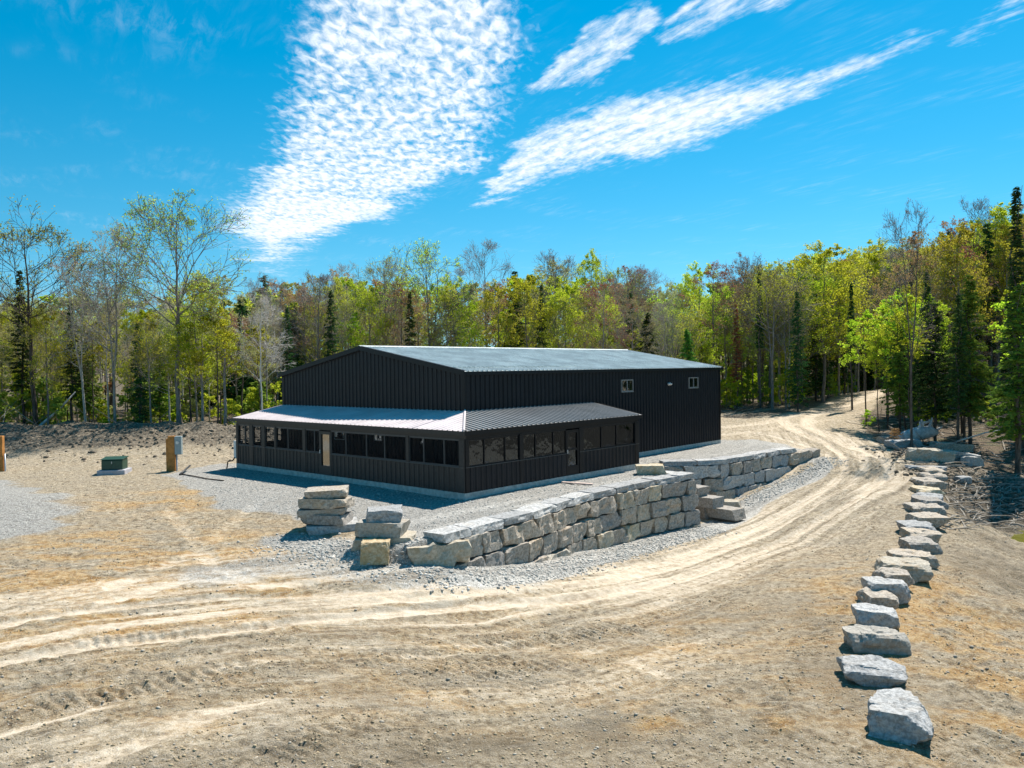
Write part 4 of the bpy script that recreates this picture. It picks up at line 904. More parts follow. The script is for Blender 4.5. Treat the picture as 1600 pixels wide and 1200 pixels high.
# ------------------------------------------------------------------ trees
def leaf_mat(name, cols, trans=.55, hv=.03, vv=.25):
    m, N, b, o = material(name); N.t.nodes.remove(b)
    tc = N.n('ShaderNodeTexCoord').outputs['Object']; oi = N.n('ShaderNodeObjectInfo')
    n = N.noise(tc, .55, 4, .7); n2 = N.noise(tc, 4.5, 3, .7)
    c = N.ramp(N.m('ADD', N.m('MULTIPLY', n, .6), N.m('MULTIPLY', n2, .4)), [(.32+.36*i/(len(cols)-1), c) for i, c in enumerate(cols)])
    c = N.n('ShaderNodeHueSaturation', ins={'Hue': N.sstep(oi.outputs['Random'], 0, 1, .5-hv, .5+hv), 'Saturation': 1., 'Value': N.sstep(oi.outputs['Random'], 0, 1, 1-vv, 1+vv), 'Color': c}).outputs[0]
    d = N.n('ShaderNodeBsdfDiffuse', ins={'Color': c}); tr = N.n('ShaderNodeBsdfTranslucent', ins={'Color': c})
    mx = N.n('ShaderNodeMixShader', ins={0: trans, 1: d, 2: tr}); N.t.links.new(mx.outputs[0], o.inputs[0]); return m
L_LIME = leaf_mat('leaves_fresh_green', [(.29, .36, .02), (.52, .60, .04), (.68, .74, .09)])
L_GREEN = leaf_mat('leaves_mid_green', [(.18, .25, .04), (.34, .43, .08), (.48, .55, .14)])
L_GOLD = leaf_mat('leaves_yellow_green', [(.33, .34, .03), (.52, .54, .05), (.66, .66, .10)])
L_OLIVE = leaf_mat('buds_olive', [(.29, .28, .10), (.45, .44, .17), (.57, .55, .26)], .35)
L_RUST = leaf_mat('buds_rust', [(.32, .15, .08), (.46, .26, .13), (.52, .36, .20)], .35)
L_BARE = leaf_mat('twig_tips', [(.26, .20, .19), (.38, .31, .29), (.48, .42, .38)], .2)
L_CON = leaf_mat('needles_dark', [(.02, .055, .018), (.045, .10, .03), (.08, .16, .05)], .2)
L_CONB = leaf_mat('needles_bright', [(.06, .13, .02), (.13, .24, .035), (.22, .35, .06)], .25)
L_DEAD = leaf_mat('needles_dead', [(.22, .09, .04), (.38, .17, .08), (.46, .26, .13)], .2)
def bark_mat(name, c0, c1):
    m, N, b, o = material(name); tc = N.n('ShaderNodeTexCoord').outputs['Object']; oi = N.n('ShaderNodeObjectInfo')
    n = N.noise(N.n('ShaderNodeMapping', ins={'Vector': tc, 'Scale': (6, 6, 1.2)}), 1.5, 6, .7)
    c = N.n('ShaderNodeHueSaturation', ins={'Hue': .5, 'Saturation': 1., 'Value': N.sstep(oi.outputs['Random'], 0, 1, .65, 1.3), 'Color': N.mix(N.sstep(n, .35, .65), c0, c1)}).outputs[0]
    N.set(b.inputs['Base Color'], c); b.inputs['Roughness'].default_value = .95; b.inputs['Specular IOR Level'].default_value = .1; return m
B_GREY = bark_mat('grey_bark', (.15, .13, .115), (.36, .32, .29)); B_DARK = bark_mat('dark_bark', (.05, .04, .032), (.15, .125, .105)); B_PALE = bark_mat('pale_bark', (.32, .29, .26), (.58, .55, .51))

class Tree:
    def __init__(s): s.tr = MB(); s.L = []; s.N = []; s.S = []
    def leaf(s, p, size): s.L.append(p); s.S.append(size)
def leaves_mesh(cent, size, rnd_seed, aspect=.62, flat=0.0, axis=None):
    rs = np.random.RandomState(rnd_seed); P = np.array(cent); n = len(P); S = np.array(size)[:, None]
    a = rs.normal(size=(n, 3)); a /= np.linalg.norm(a, axis=1)[:, None]
    if axis is not None: a = np.array(axis)
    b = np.cross(a, rs.normal(size=(n, 3))); b /= np.linalg.norm(b, axis=1)[:, None]+1e-9
    if flat: a[:, 2] *= 1-flat
    A = a*S*.5; B = b*S*.5*aspect
    V = np.stack([P-A, P+B*1.0-A*.1, P+A, P-B*1.0-A*.1], 1).reshape(-1, 3)
    return V, np.arange(4*n).reshape(-1, 4)
def rot_about(d, ang, axis): return Matrix.Rotation(ang, 3, axis) @ d
def grow(T, rnd, p, d, length, r, level, maxl, leafn, leafs, up=.25, wob=.25, kids=(6, 5, 4), spread=(.5, 1.0), twig=.008):
    n = 5 if level < 2 else 3; pts = [p]; rad = [r]; q = p.copy(); dd = d.copy()
    for i in range(n):
        dd = (dd+Vector((rnd.gauss(0, wob), rnd.gauss(0, wob), rnd.gauss(0, wob)+up*.4))*.5).normalized(); q = q+dd*length/n
        pts.append(q.copy()); rad.append(max(twig, r*(1-.8*(i+1)/n)))
    T.tr.tube(pts, rad, 6 if level == 0 else (4 if level == 1 else 3), caps=False)
    if level >= maxl:
        for _ in range(leafn):
            k = rnd.random(); c = pts[1+int(k*(n-1))]; c = c+(pts[-1]-c)*rnd.random(); sc = length*.22
            T.leaf((c.x+rnd.gauss(0, sc), c.y+rnd.gauss(0, sc), c.z+rnd.gauss(0, sc*.8)), leafs*rnd.uniform(.6, 1.35))
        return
    for k in range(kids[min(level, len(kids)-1)]):
        t = rnd.uniform(.3, 1.0); i = min(n-1, int(t*n)); c = pts[i].lerp(pts[i+1], t*n-i)
        base = (pts[i+1]-pts[i]).normalized(); ax = base.orthogonal().normalized(); ax = rot_about(ax, rnd.random()*6.283, base)
        nd = rot_about(base, rnd.uniform(*spread), ax)
        grow(T, rnd, c, nd, length*rnd.uniform(.4, .62)*(1.15-t*.4), max(twig, r*.45), level+1, maxl, leafn, leafs, up, wob, kids, spread, twig)
def decid(seed, H=18, r=.19, start=.45, width=.24, limbs=16, leafn=5, leafs=.22, kids=(5, 4), up=.35, lean=0., forks=1, twig=.011, limb=.40):
    rnd = random.Random(seed); T = Tree(); top = []
    for fk in range(forks):
        pts = []; n = 12; x = y = 0; dx = lean+rnd.gauss(0, .015)+(0 if forks == 1 else (fk-.5*(forks-1))*.16); dy = rnd.gauss(0, .015)
        fs = 0 if fk == 0 else start*.75
        for i in range(n+1):
            t = i/n
            if t > (.35 if forks > 1 else 0): x += dx*H/n+rnd.gauss(0, .07)*(H/18); y += dy*H/n+rnd.gauss(0, .07)*(H/18)
            pts.append(Vector((x, y, H*t*(1 if fk == 0 else rnd.uniform(.97, .99)))))
        if fk > 0: pts = [p for p in pts if p.z >= .3*H]; pts[0] = base_pts[int(.33*n)].copy() if len(base_pts) > 5 else pts[0]
        else: base_pts = pts
        rad = [max(.02, r*(1.25 if p.z < .03*H else 1)*(1-.86*(p.z/H)**1.1)*(1 if fk == 0 else .75)) for p in pts]
        T.tr.tube(pts, rad, 8, caps=False)
        for k in range(limbs//forks):
            t = start+(1-start)*(k+rnd.random())/(limbs//forks)*.98; z = t*H
            i = max(j for j in range(len(pts)-1) if pts[j].z <= max(z, pts[0].z+.01)); u = min(1, max(0, (z-pts[i].z)/(pts[i+1].z-pts[i].z))); c = pts[i].lerp(pts[i+1], u)
            a = rnd.random()*6.283; prof = math.sin(math.pi*min(1, .22+.78*(t-start)/(1-start))**.8)**.6*.85+.15
            e = rnd.uniform(.35, .8)+.5*(t-start); d = Vector((math.cos(a)*math.cos(e), math.sin(a)*math.cos(e), math.sin(e)))
            grow(T, rnd, c, d, width*H*prof*rnd.uniform(.75, 1.15), max(twig*1.5, r*limb*(1.1-t)), 1, 3 if len(kids) > 1 else 2, leafn, leafs, up, .28, (0,)+tuple(kids), (.45, .95), twig)
    return T
def conifer(seed, H=15, r=.16, width=.16, start=.12, whorls=34, needle=.30, sag=.25, dens=1.0, gap=.15):
    whorls = int(whorls*1.35); dens *= 1.7; gap *= .6
    rnd = random.Random(seed); T = Tree(); T.A = []
    T.tr.tube([(rnd.gauss(0, .04)*i, rnd.gauss(0, .04)*i, H*i/8) for i in range(9)], [max(.012, r*(1-i/8.05)) for i in range(9)], 7, caps=False)
    for w in range(whorls):
        t = start+(1-start)*(w/whorls)**.95; z = t*H; R_ = width*H*(1-t)**.85*(1 if t > start+.12 else .75)+.12
        nb = max(4, int(7-2*t))
        for k in range(nb):
            if rnd.random() < gap: continue
            a = rnd.random()*6.283; L = R_*rnd.uniform(.6, 1.15); e = .25-sag*(1-t)*1.6+rnd.gauss(0, .1)
            p0 = Vector((0, 0, z+rnd.gauss(0, .1))); dx = Vector((math.cos(a), math.sin(a), 0))
            p1 = p0+dx*L*.5+Vector((0, 0, L*.5*math.tan(e)-.0)); p2 = p0+dx*L+Vector((0, 0, L*math.tan(e)*.8-L*.05))
            T.tr.tube([p0, p1, p2], [.02, .014, .006], 3, caps=False); side = Vector((-dx.y, dx.x, 0))
            for j in range(int((3+L*7)*dens)):
                u = rnd.random()**.7; c = (p0.lerp(p1, u*2) if u < .5 else p1.lerp(p2, u*2-1)); s = rnd.choice((-1, 1)); wd = .12+.30*L*(1-u)*rnd.random()
                T.L.append(tuple(c+side*s*wd*.7+Vector((0, 0, rnd.gauss(-.05, .06))))); T.S.append(needle*rnd.uniform(.7, 1.3)); ax = (side*s*.8+dx*.6+Vector((0, 0, -.25+rnd.gauss(0, .2)))).normalized(); T.A.append(tuple(ax))
    return T
PROTO = {}
def proto(key, T, leafm, barkm, aspect=.62, keep=True):
    me = bpy.data.meshes.new('trunk'); me.from_pydata(T.tr.v, [], T.tr.f); me.materials.append(barkm); me.polygons.foreach_set('use_smooth', [True]*len(me.polygons))
    V, F = leaves_mesh(T.L, T.S, hash(len(T.L)) % 1000, aspect, axis=getattr(T, 'A', None))
    mc = bpy.data.meshes.new('crown'); nf = len(F)
    mc.vertices.add(len(V)); mc.vertices.foreach_set('co', V.ravel()); mc.loops.add(nf*4); mc.loops.foreach_set('vertex_index', F.astype(np.int32).ravel())
    mc.polygons.add(nf); mc.polygons.foreach_set('loop_start', np.arange(0, nf*4, 4, dtype=np.int32)); mc.update(calc_edges=True); mc.materials.append(leafm)
    zz = [v[2] for v in T.tr.v]; PROTO[key] = dict(trunk=me, crown=mc, H=max(max(zz), float(V[:, 2].max())), V=V.reshape(-1, 4, 3), leaf=leafm, bark=barkm, T=T)
for k in range(3): proto('full%d' % k, decid(10+k, 18, .20, .30, .29, 26, 16, .20, (5, 5), up=.22, forks=1+(k == 1)), L_LIME, B_GREY)
for k in range(3): proto('budding%d' % k, decid(20+k, 18, .17, .34, .25, 24, 8, .15, (6, 5), up=.32), L_OLIVE, B_GREY)
for k in range(3): proto('airy%d' % k, decid(30+k, 18, .23, .46, .36, 22, 5, .16, (7, 6), up=.12, forks=1+(k == 2), twig=.017, limb=.62), L_GREEN, B_GREY)
for k in range(2): proto('bare%d' % k, decid(40+k, 18, .15, .38, .27, 22, 4, .08, (7, 6), up=.4, forks=1+k), L_BARE, B_GREY)
for k in range(2): proto('slim%d' % k, decid(50+k, 14, .085, .48, .17, 18, 12, .17, (5, 4), up=.4), L_LIME, B_DARK)
proto('under0', decid(60, 6, .045, .12, .30, 16, 20, .15, (5, 4), up=.2), L_LIME, B_DARK)
proto('under1', decid(61, 5, .04, .10, .34, 14, 18, .15, (5, 4), up=.15), L_GREEN, B_DARK)
proto('spruce0', conifer(70, 15, .16, .17, .10, 40), L_CON, B_DARK, .35); proto('spruce1', conifer(71, 17, .16, .12, .28, 40, gap=.3), L_CON, B_DARK, .35)
proto('spire0', conifer(72, 20, .14, .055, .45, 44, .26), L_CON, B_DARK, .4); proto('fir0', conifer(73, 9, .12, .24, .05, 30, .34, dens=1.3), L_CONB, B_DARK, .35)
proto('hemlock0', conifer(74, 15, .17, .24, .22, 30, .38, sag=.35, dens=1.25, gap=.25), L_CONB, B_DARK, .4)
NAMES = {'full': 'leafy_tree', 'budding': 'budding_tree', 'airy': 'leafy_tree', 'bare': 'bare_tree', 'slim': 'young_tree', 'under': 'understory_bush', 'spruce': 'spruce_tree', 'spire': 'spruce_tree', 'fir': 'fir_tree', 'hemlock': 'hemlock_tree'}
TREES = []
def plant(key, x, y, H, rz, label, group=None, leaf=None, bark=None, sxy=1., lean=(0, 0), nm=None, z=None, cat=None):
    P = PROTO[key]; s = H/P['H']; n = nm or NAMES[key.rstrip('0123456789')]
    t = thing(n, label, cat or ('bush' if 'bush' in n else 'tree'), (x, y, (gz(x, y) if z is None else z)-.12), rz, group)
    t.rotation_euler = (lean[0], lean[1], rz); t.scale = (s*sxy, s*sxy, s)
    for part, mt in (('trunk', bark), ('crown', leaf)):
        o = bpy.data.objects.new(part, P[part]); C.objects.link(o); o.parent = t
        if mt: o.material_slots[0].link = 'OBJECT'; o.material_slots[0].material = mt
    TREES.append((x, y)); return t
HERO = []
def hero(key, px, top, Y, rz, label, base=None, **kw):
    HERO.append((px, Y))
    x, _, zt = at_depth(px, top, Y); x = kw.pop('x', x); return plant(key, x, Y, zt-gz(x, Y), rz, label, **kw)
# trees one can single out
hero('airy0', 270, 296, 62.5, .6, 'tallest sparse tree at the left, grey bare trunk behind the post with meter box', bark=B_GREY, sxy=.95)
hero('airy1', 48, 318, 62.8, 2.1, 'tall airy tree with spreading limbs near the left edge of the picture', sxy=1.0, bark=B_DARK)
hero('airy2', 172, 338, 63.0, 4.0, 'slender pale-trunked airy tree between the two tallest trees at the left', sxy=.72, leaf=L_OLIVE)
hero('bare1', 128, 392, 63.5, 1.0, 'pale leaning twin-stemmed bare tree behind the transformer', bark=B_PALE, lean=(0, R(-3)), leaf=L_RUST)
hero('full1', 312, 432, 63.2, .4, 'yellow-green leafy tree just right of the tallest left tree', leaf=L_GOLD, sxy=.95)
hero('spruce1', 30, 418, 64.5, 0, 'dark narrow spruce beside the leftmost airy tree', sxy=1.1)
hero('spire0', 374, 482, 67, 2, 'thin dark spruce spire left of the building among yellow-green trees', sxy=1.3)
hero('spruce0', 448, 476, 70, 1, 'dark green pointed spruce above the left slope of the main roof', sxy=.8)
hero('spruce0', 517, 450, 75, 3.2, 'tall near-black spruce just left of the roof peak', sxy=.85)
hero('bare0', 497, 418, 78, 3, 'bare grey fan-topped tree left of the roof peak', sxy=1.1)
hero('bare1', 430, 430, 80, 4, 'bare grey tree rising between two pointed spruces behind the left roof slope', sxy=.9)
hero('airy0', 602, 394, 84, 2.5, 'round-topped sparse tree above the roof peak', sxy=.7, leaf=L_OLIVE)
hero('airy2', 672, 368, 82, .2, 'tallest green airy tree behind the building, right of the roof peak', sxy=.85, leaf=L_LIME)
hero('bare0', 758, 366, 85, 1.2, 'tall bare mauve-grey tree right of the tallest tree behind the building')
hero('spruce1', 804, 420, 83, 1.8, 'dark spruce behind the middle of the long roof', sxy=1.35)
hero('bare1', 862, 384, 87, .9, 'bare mauve tree behind the long roof, left of a bright green treetop')
hero('full0', 921, 386, 90, 2.6, 'bright green narrow treetop standing above its neighbours behind the long roof', leaf=L_LIME, sxy=.6)
hero('airy1', 965, 396, 89, .5, 'sparse grey-green tree right of the narrow bright treetop', sxy=.6)
hero('budding0', 1112, 404, 88, 1.5, 'rust-red budding maple behind the far end of the roof', leaf=L_RUST, sxy=1.1)
hero('airy0', 1165, 392, 92, 5, 'round grey-topped sparse tree right of the rust-red maple', sxy=.7, leaf=L_BARE)
hero('spruce1', 1150, 472, 84, .7, 'rust-brown dying conifer beyond the far corner of the building', leaf=L_DEAD, sxy=.8)
hero('spire0', 1186, 420, 83, .3, 'thin dark spruce spire left of the driveway', sxy=1.1)
hero('airy2', 1205, 402, 82, 2.2, 'forked green tree beside the spruce spire left of the driveway', sxy=.9, leaf=L_LIME)
hero('full0', 1284, 374, 88, 1.0, 'big bright yellow-green tree with a clear trunk left of the driveway bend', leaf=L_LIME, sxy=1.15)
hero('spruce0', 640, 452, 80, 1, 'dark spruce behind the roof just left of the tallest green tree', sxy=.7)
hero('spruce0', 846, 440, 81, 2, 'pointed dark spruce behind the middle of the long roof, right of another dark spruce', sxy=.7)
hero('spruce0', 1245, 452, 79, 4, 'dark green spruce left of the big bright tree with a clear trunk', sxy=.8)
hero('spire0', 1330, 440, 80, 4, 'thin dark spruce spire above the point where the driveway enters the wood', sxy=1.2)
hero('spruce0', 1448, 420, 62, 4, 'dark spruce close behind the tall bare forked tree', sxy=.7)
hero('spruce1', 110, 470, 64, 4, 'dark spruce behind the leaning pale tree at the left', sxy=1.2)
hero('spruce0', 215, 500, 63, 2, 'low dark spruce between the two tall airy trees at the left', sxy=1)
hero('fir0', 1074, 512, 80, 0, 'bright green young fir behind the right end of the roof')
hero('fir0', 1012, 486, 82, 2, 'green fir behind the small windows of the long side', leaf=L_CON)
hero('bare1', 1422, 305, 53, 2.9, 'tall dark bare forked tree right of the driveway above the weathered stump', bark=B_DARK, sxy=.62)
hero('spire0', 1588, 288, 47, 0, 'tall narrow spruce spire at the right edge of the picture', sxy=1.25)
hero('bare0', 1522, 300, 84, 2, 'bare grey tree on the rise, above the hemlocks at the right', sxy=.9)
hero('full1', 1558, 318, 82, 3, 'bright green crown on the rise behind the narrow right-edge spruce', sxy=.9)
hero('spruce1', 1542, 345, 80, 1, 'dark spruce tip on the rise between rust-coloured treetops', sxy=1.2)
hero('spruce0', 1482, 356, 78, 5, 'dark spruce beside the tall bare forked tree', sxy=.7)
hero('hemlock0', 1515, 425, 54, 1, 'broad green hemlock with layered boughs right of the rock heap')
hero('hemlock0', 1460, 470, 56, 3, 'dark hemlock behind the weathered stump', leaf=L_CON)
hero('hemlock0', 1590, 440, 46, 4, 'green hemlock at the right edge in front of the spire')
hero('slim0', 1352, 480, 66, 1, 'slender tree standing alone at the right kerb of the driveway', leaf=L_LIME, sxy=1.2)
hero('slim1', 1373, 520, 62, 2, 'second slender leafy sapling right of the driveway', leaf=L_LIME)
x, y, z = hit(1357, 668); plant('under1', x, y, 1.6, 0, 'low bright green bush on the right verge of the driveway bend', leaf=L_LIME, sxy=1.3)
x, y, z = hit(1398, 694); plant('under0', x, y, 1.2, 0, 'low red-brown bush beside the weathered stump', leaf=L_RUST, sxy=1.6)
o = MB().tube([at_depth(60, 668, 61.5), at_depth(92, 640, 62.5), at_depth(118, 612, 63)], [.13, .09, .04], 7).build('dead_log', B_PALE, None, True); tag(o, 'grey dead trunk leaning out of the wood at the far left bank', 'dead trunk')
o = MB().tube([at_depth(1495, 690, 52), at_depth(1540, 676, 52), at_depth(1590, 668, 51)], [.06, .05, .03], 6).build('fallen_branch', B_PALE, None, True); tag(o, 'pale fallen branch lying under the hemlocks at the right', 'branch')

rnd = random.Random(77)
def blocked(x, y, dmin):
    return any((x-a)**2+(y-b)**2 < dmin*dmin for a, b in TREES)
ROADLINE = hp((1290,692),(1262,668),(1290,645),(1345,628),(1400,608))+[(75, 130), (90, 170)]
def road_clear(x, y, w): return float(seg_d(np.array([x]), np.array([y]), ROADLINE)[0][0]) > w
FILL = []
LAND = [(30, 'at the left edge'), (90, 'left of the transformer'), (150, 'just left of the transformer'), (215, 'straight behind the transformer'), (300, 'behind the meter box post'), (370, 'left of the porch roof'), (440, 'above the left porch end'), (520, 'above the left roof slope'), (600, 'above the roof peak'), (680, 'just right of the roof peak'), (760, 'above the near roof corner'), (850, 'left of mid roof'), (930, 'above mid roof'), (1010, 'above the left small window'), (1080, 'between the two small windows'), (1140, 'above the far roof corner'), (1200, 'just right of the far roof corner'), (1260, 'left of the driveway bend'), (1330, 'above the driveway gap'), (1400, 'left of the tall bare forked tree'), (1460, 'above the weathered stump'), (1530, 'above the rock heap'), (1600, 'near the right edge'), (9999, 'at the right edge')]
def fill(n, pxr, Yr, topf, mix, zone, dmin=1.6, clear=4.5):
    k = tries = 0
    while k < n and tries < n*60:
        tries += 1
        px = rnd.uniform(*pxr); Y = Yr(px) if callable(Yr) else rnd.uniform(*Yr); top = topf(px)+rnd.gauss(0, 13)
        x, _, zt = at_depth(px, top, Y)
        if any(Y < hy and abs(px-hx) < 15 for hx, hy in HERO): continue
        if blocked(x, Y, dmin) or not road_clear(x, Y, clear): continue
        key, leaf, bark, sx, hs, kind = rnd.choices(mix, [m[-1] for m in mix])[0][:6]
        H = (zt-gz(x, Y))*hs*rnd.uniform(.88, 1.04)
        if H < 1: continue
        lm = next(w_ for lim, w_ in LAND if px < lim)
        FILL.append([plant(key, x, Y, H, rnd.random()*6.28, None, None, leaf, bark, sx*rnd.uniform(.85, 1.15)), kind, zone, lm, (gz(x, Y)+H-CAMH)/Y]); k += 1
MX = [('full0', L_GOLD, None, .8, 1, 'yellow-green leafy tree', 5), ('full2', L_LIME, None, .8, .97, 'fresh green leafy tree', 6), ('budding0', L_OLIVE, None, 1.1, 1, 'olive budding tree', 6), ('budding1', L_GOLD, None, 1.1, 1, 'golden budding tree', 5),
      ('budding2', L_RUST, None, 1., .96, 'rust-tinged budding tree', 3), ('bare0', None, None, .9, 1.02, 'bare grey tree', 3), ('bare1', None, B_PALE, .9, 1., 'pale-stemmed bare tree', 2),
      ('spruce0', None, None, .8, .88, 'dark spruce', 4), ('hemlock0', None, None, .8, .72, 'green hemlock', 2), ('slim0', L_LIME, None, 1.3, .75, 'thin young leafy tree', 4), ('slim1', L_GREEN, B_PALE, 1.3, .7, 'thin pale-stemmed young tree', 4), ('airy1', L_LIME, None, .7, 1, 'airy green tree', 2)]
MX = MX+[('bare0', L_BARE, B_PALE, 1., 1.03, 'twiggy grey tree', 4), ('budding1', L_OLIVE, B_PALE, .9, .9, 'pale-trunked budding tree', 5)]
MXL = MX+[('slim1', L_LIME, B_DARK, 1.1, .85, 'dark thin-trunked tree', 9)]
MXR = [m for m in MX if m[5] not in ('bare grey tree', 'pale-stemmed bare tree')]+[('full1', L_LIME, None, .9, .98, 'bright green tree', 8)]
fill(36, (-90, 440), (61.5, 67), lambda p: 452+18*math.sin(p*.03), MXL, 'at the left wood edge')
fill(26, (-90, 460), (68, 80), lambda p: 442+15*math.sin(p*.02), MX, 'deep in the left wood')
fill(34, (420, 1140), (80, 86), lambda p: 436+12*math.sin(p*.02), MX, 'close behind the building')
fill(34, (400, 1160), (88, 100), lambda p: 414+12*math.sin(p*.017+1), MX, 'far behind the building')
fill(28, (1140, 1400), (80, 98), lambda p: 430-(p-1140)*.10, MXR, 'beside the driveway')
fill(20, (1240, 1500), (100, 125), lambda p: 405-(p-1240)*.12, MXR, 'far up the driveway')
fill(30, (1375, 1640), (52, 72), lambda p: 470-(p-1375)*.22, [('hemlock0', None, None, .9, .9, 'layered hemlock', 5), ('hemlock0', L_CON, None, .9, .9, 'dark hemlock', 3), ('spruce1', None, None, 1.1, 1, 'dark narrow spruce', 3), ('slim0', L_LIME, None, 1.2, 1, 'thin leafy tree', 4), ('slim1', L_LIME, B_DARK, 1.2, 1, 'thin dark-trunked tree', 4), ('bare0', None, B_DARK, .7, .9, 'bare dark tree', 3)], 'in the right wood', 1.3, 4)
fill(32, (1390, 1650), (74, 100), lambda p: 395-(p-1375)*.28, [('full0', L_LIME, None, .8, 1, 'green tree', 4), ('budding0', L_RUST, None, 1.1, 1, 'rust-red budding tree', 5), ('budding1', L_OLIVE, None, 1.1, 1, 'olive budding tree', 5), ('spruce0', None, None, .7, 1, 'dark pointed spruce', 4), ('bare1', None, None, .9, 1.05, 'bare grey tree', 2), ('full2', L_GOLD, None, .8, 1, 'golden green tree', 3)], 'up the right rise')
print('trees', len(TREES))
byk = {}
for f_ in FILL: byk.setdefault((f_[1], f_[2], f_[3]), []).append(f_)
for (kind, zone, lm), fs in byk.items():
    fs.sort(key=lambda f: -f[4])
    pre = {1: [''], 2: ['taller ', 'shorter '], 3: ['tallest ', 'middle-sized ', 'shortest '], 4: ['tallest ', 'second tallest ', 'second shortest ', 'shortest '], 5: ['tallest ', 'second tallest ', 'middle-sized ', 'second shortest ', 'shortest ']}.get(len(fs), ['']*len(fs))
    for f_, p_ in zip(fs, pre):
        f_[0]['label'] = p_+kind+' '+zone+', '+lm; f_[0]['group'] = kind+'s '+zone
# far wood: one mass nobody could count
def far_wood(spots, name, frac=.30, grow_=1.9):
    VV = {}; TV = []; TF = []; nn = 0
    rs = np.random.RandomState(4)
    for x, y, H, key, leaf in spots:
        P = PROTO[key]; s = H/P['H']; a = rs.rand()*6.28; L = P['V']; L = L[rs.rand(len(L)) < frac]
        c = L.mean(1, keepdims=True); L = c+(L-c)*grow_*(1/s)**.5
        ca, sa = math.cos(a), math.sin(a); L = np.stack([L[..., 0]*ca-L[..., 1]*sa, L[..., 0]*sa+L[..., 1]*ca, L[..., 2]], -1)*s*np.array([1.1, 1.1, 1])+np.array([x, y, gz(x, y)-.2])
        VV.setdefault(leaf.name, []).append(L.reshape(-1, 3))
        r = .012*H*rs.uniform(.6, 1.1); z0 = gz(x, y)-.2; k = 5
        ring = [(math.cos(i*2*math.pi/k), math.sin(i*2*math.pi/k)) for i in range(k)]; dx, dy = rs.normal(0, .3, 2)
        TV += [(x+c_*r, y+s__*r, z0) for c_, s__ in ring]+[(x+dx+c_*r*.3, y+dy+s__*r*.3, z0+H*.9) for c_, s__ in ring]; TF += [(nn+i, nn+(i+1) % k, nn+k+(i+1) % k, nn+k+i) for i in range(k)]; nn += 2*k
    V = []; mi = []; mats = [B_DARK]; V.append(np.array(TV)); nt = len(TF)
    F = [np.array(TF)]; off = len(TV); mi.append(np.zeros(nt, int))
    for i, (nme, arrs) in enumerate(VV.items()):
        A = np.concatenate(arrs); mats.append(bpy.data.materials[nme]); q = np.arange(len(A)).reshape(-1, 4)+off; F.append(q); V.append(A); off += len(A); mi.append(np.full(len(q), i+1))
    o = mesh_obj(name, np.concatenate(V), np.concatenate(F), None, mats=mats, midx=np.concatenate(mi)); tag(o, kind='stuff'); return o
sp = []; rnd = random.Random(8); lv = [L_LIME, L_GOLD, L_OLIVE, L_GREEN, L_OLIVE, L_GOLD, L_RUST]
def spot(n, pxr, Yr, topf, small=0):
    k = 0
    while k < n:
        px = rnd.uniform(*pxr); Y = rnd.uniform(*Yr); x, _, zt = at_depth(px, topf(px)+rnd.gauss(4, 9), Y)
        if not road_clear(x, Y, 5): continue
        H = min(24, (zt-gz(x, Y)))*(rnd.uniform(.25, .5) if rnd.random() < small else rnd.uniform(.85, 1))
        if H > 1.5: sp.append((x, Y, H, rnd.choice(['full0', 'full2', 'budding0', 'budding1', 'budding2', 'slim0', 'slim1', 'under0']) if rnd.random() < .88 else 'spruce0', rnd.choice(lv)))
        k += 1
spot(100, (-200, 460), (80, 110), lambda p: 455, .4); spot(120, (380, 1180), (100, 130), lambda p: 428, .4); spot(110, (1150, 1500), (110, 150), lambda p: 418-(p-1150)*.15, .4); spot(110, (1400, 1900), (95, 135), lambda p: 385-(p-1400)*.2, .4)
sp = [(x, y, H, k, (L_CON if k == 'spruce0' else l)) for x, y, H, k, l in sp]
far_wood(sp, 'far_woodland', .30, 2.2)
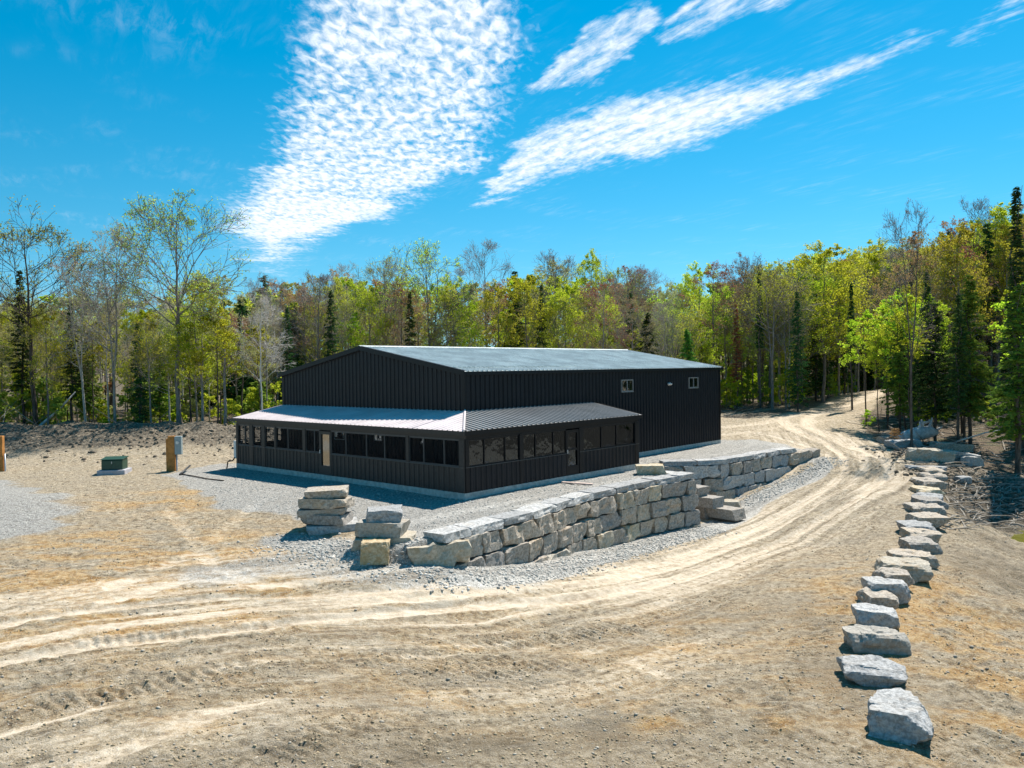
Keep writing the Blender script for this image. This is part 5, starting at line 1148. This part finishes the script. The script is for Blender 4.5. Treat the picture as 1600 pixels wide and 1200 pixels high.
# undergrowth along and inside the edges of the wood
us = []
def ug(n, fx, hr):
    for _ in range(n):
        q = fx()
        if q is None: continue
        x, y = q
        if road_clear(x, y, 4.5): us.append((x, y, rnd.uniform(*hr), rnd.choice(['under0', 'under1']), rnd.choice([L_LIME, L_GREEN, L_GREEN, L_GOLD, L_OLIVE])))
ug(95, lambda: (rnd.uniform(-75, -16), rnd.uniform(62, 80)), (1.5, 5.5))
ug(80, lambda: (rnd.uniform(-16, 36), rnd.uniform(82, 105)), (1.5, 5))
ug(60, lambda: at_depth(rnd.uniform(1130, 1400), 600, rnd.uniform(84, 120))[:2], (1.2, 4))
ug(40, lambda: at_depth(rnd.uniform(1420, 1750), 600, rnd.uniform(60, 95))[:2], (.8, 3))
far_wood(us, 'undergrowth', .5, 1.3)
# twigs and litter on the forest floor at the right
M_TW = simple('dead_twigs', (.30, .27, .23), .9, spec=.1, var=.3)
mb = MB(); k = 0
while k < 420:
    px = rnd.uniform(1370, 1720); x, y, _ = at_depth(px, 600, rnd.uniform(47, 80))
    if not road_clear(x, y, 4.2): continue
    a = rnd.random()*6.28; L = rnd.uniform(.6, 3.2); z = gz(x, y)+.05; e = rnd.uniform(0, .5) if rnd.random() < .3 else .04
    mb.tube([(x, y, z), (x+math.cos(a)*L*.5, y+math.sin(a)*L*.5, z+L*e*.5+rnd.uniform(0, .1)), (x+math.cos(a)*L, y+math.sin(a)*L, z+L*e)], [.035, .028, .012], 3, caps=False); k += 1
while k < 620:
    x, y = rnd.uniform(-60, -14), rnd.uniform(60.5, 66); a = rnd.random()*6.28; L = rnd.uniform(.6, 3.2); z = gz(x, y)+.05; e = rnd.uniform(0, .9)
    mb.tube([(x, y, z), (x+math.cos(a)*L*.5, y+math.sin(a)*L*.5, z+L*e*.5), (x+math.cos(a)*L, y+math.sin(a)*L, z+L*e)], [.035, .028, .012], 3, caps=False); k += 1
while k < 800:
    px = rnd.uniform(1140, 1330); py = 652-(px-1150)*.26+rnd.uniform(-16, 2); x, y, z = hit(px, py); a = rnd.random()*6.28; L = rnd.uniform(.5, 2.5); e = rnd.uniform(0, .3)
    mb.tube([(x, y, z+.05), (x+math.cos(a)*L, y+math.sin(a)*L, z+.1+L*e)], [.035, .012], 3, caps=False); k += 1
while k < 1080:
    px, py = rnd.uniform(1475, 1610), rnd.uniform(745, 830); x, y, z = hit(px, py); a = rnd.random()*6.28; L = rnd.uniform(.3, 1.5); e = rnd.uniform(0, .25)
    mb.tube([(x, y, z+.04), (x+math.cos(a)*L*.5, y+math.sin(a)*L*.5, z+.10+L*e*.5), (x+math.cos(a)*L, y+math.sin(a)*L, z+.06+L*e)], [.03, .025, .012], 3, caps=False); k += 1
tag(mb.build('brushwood', M_TW), kind='stuff')
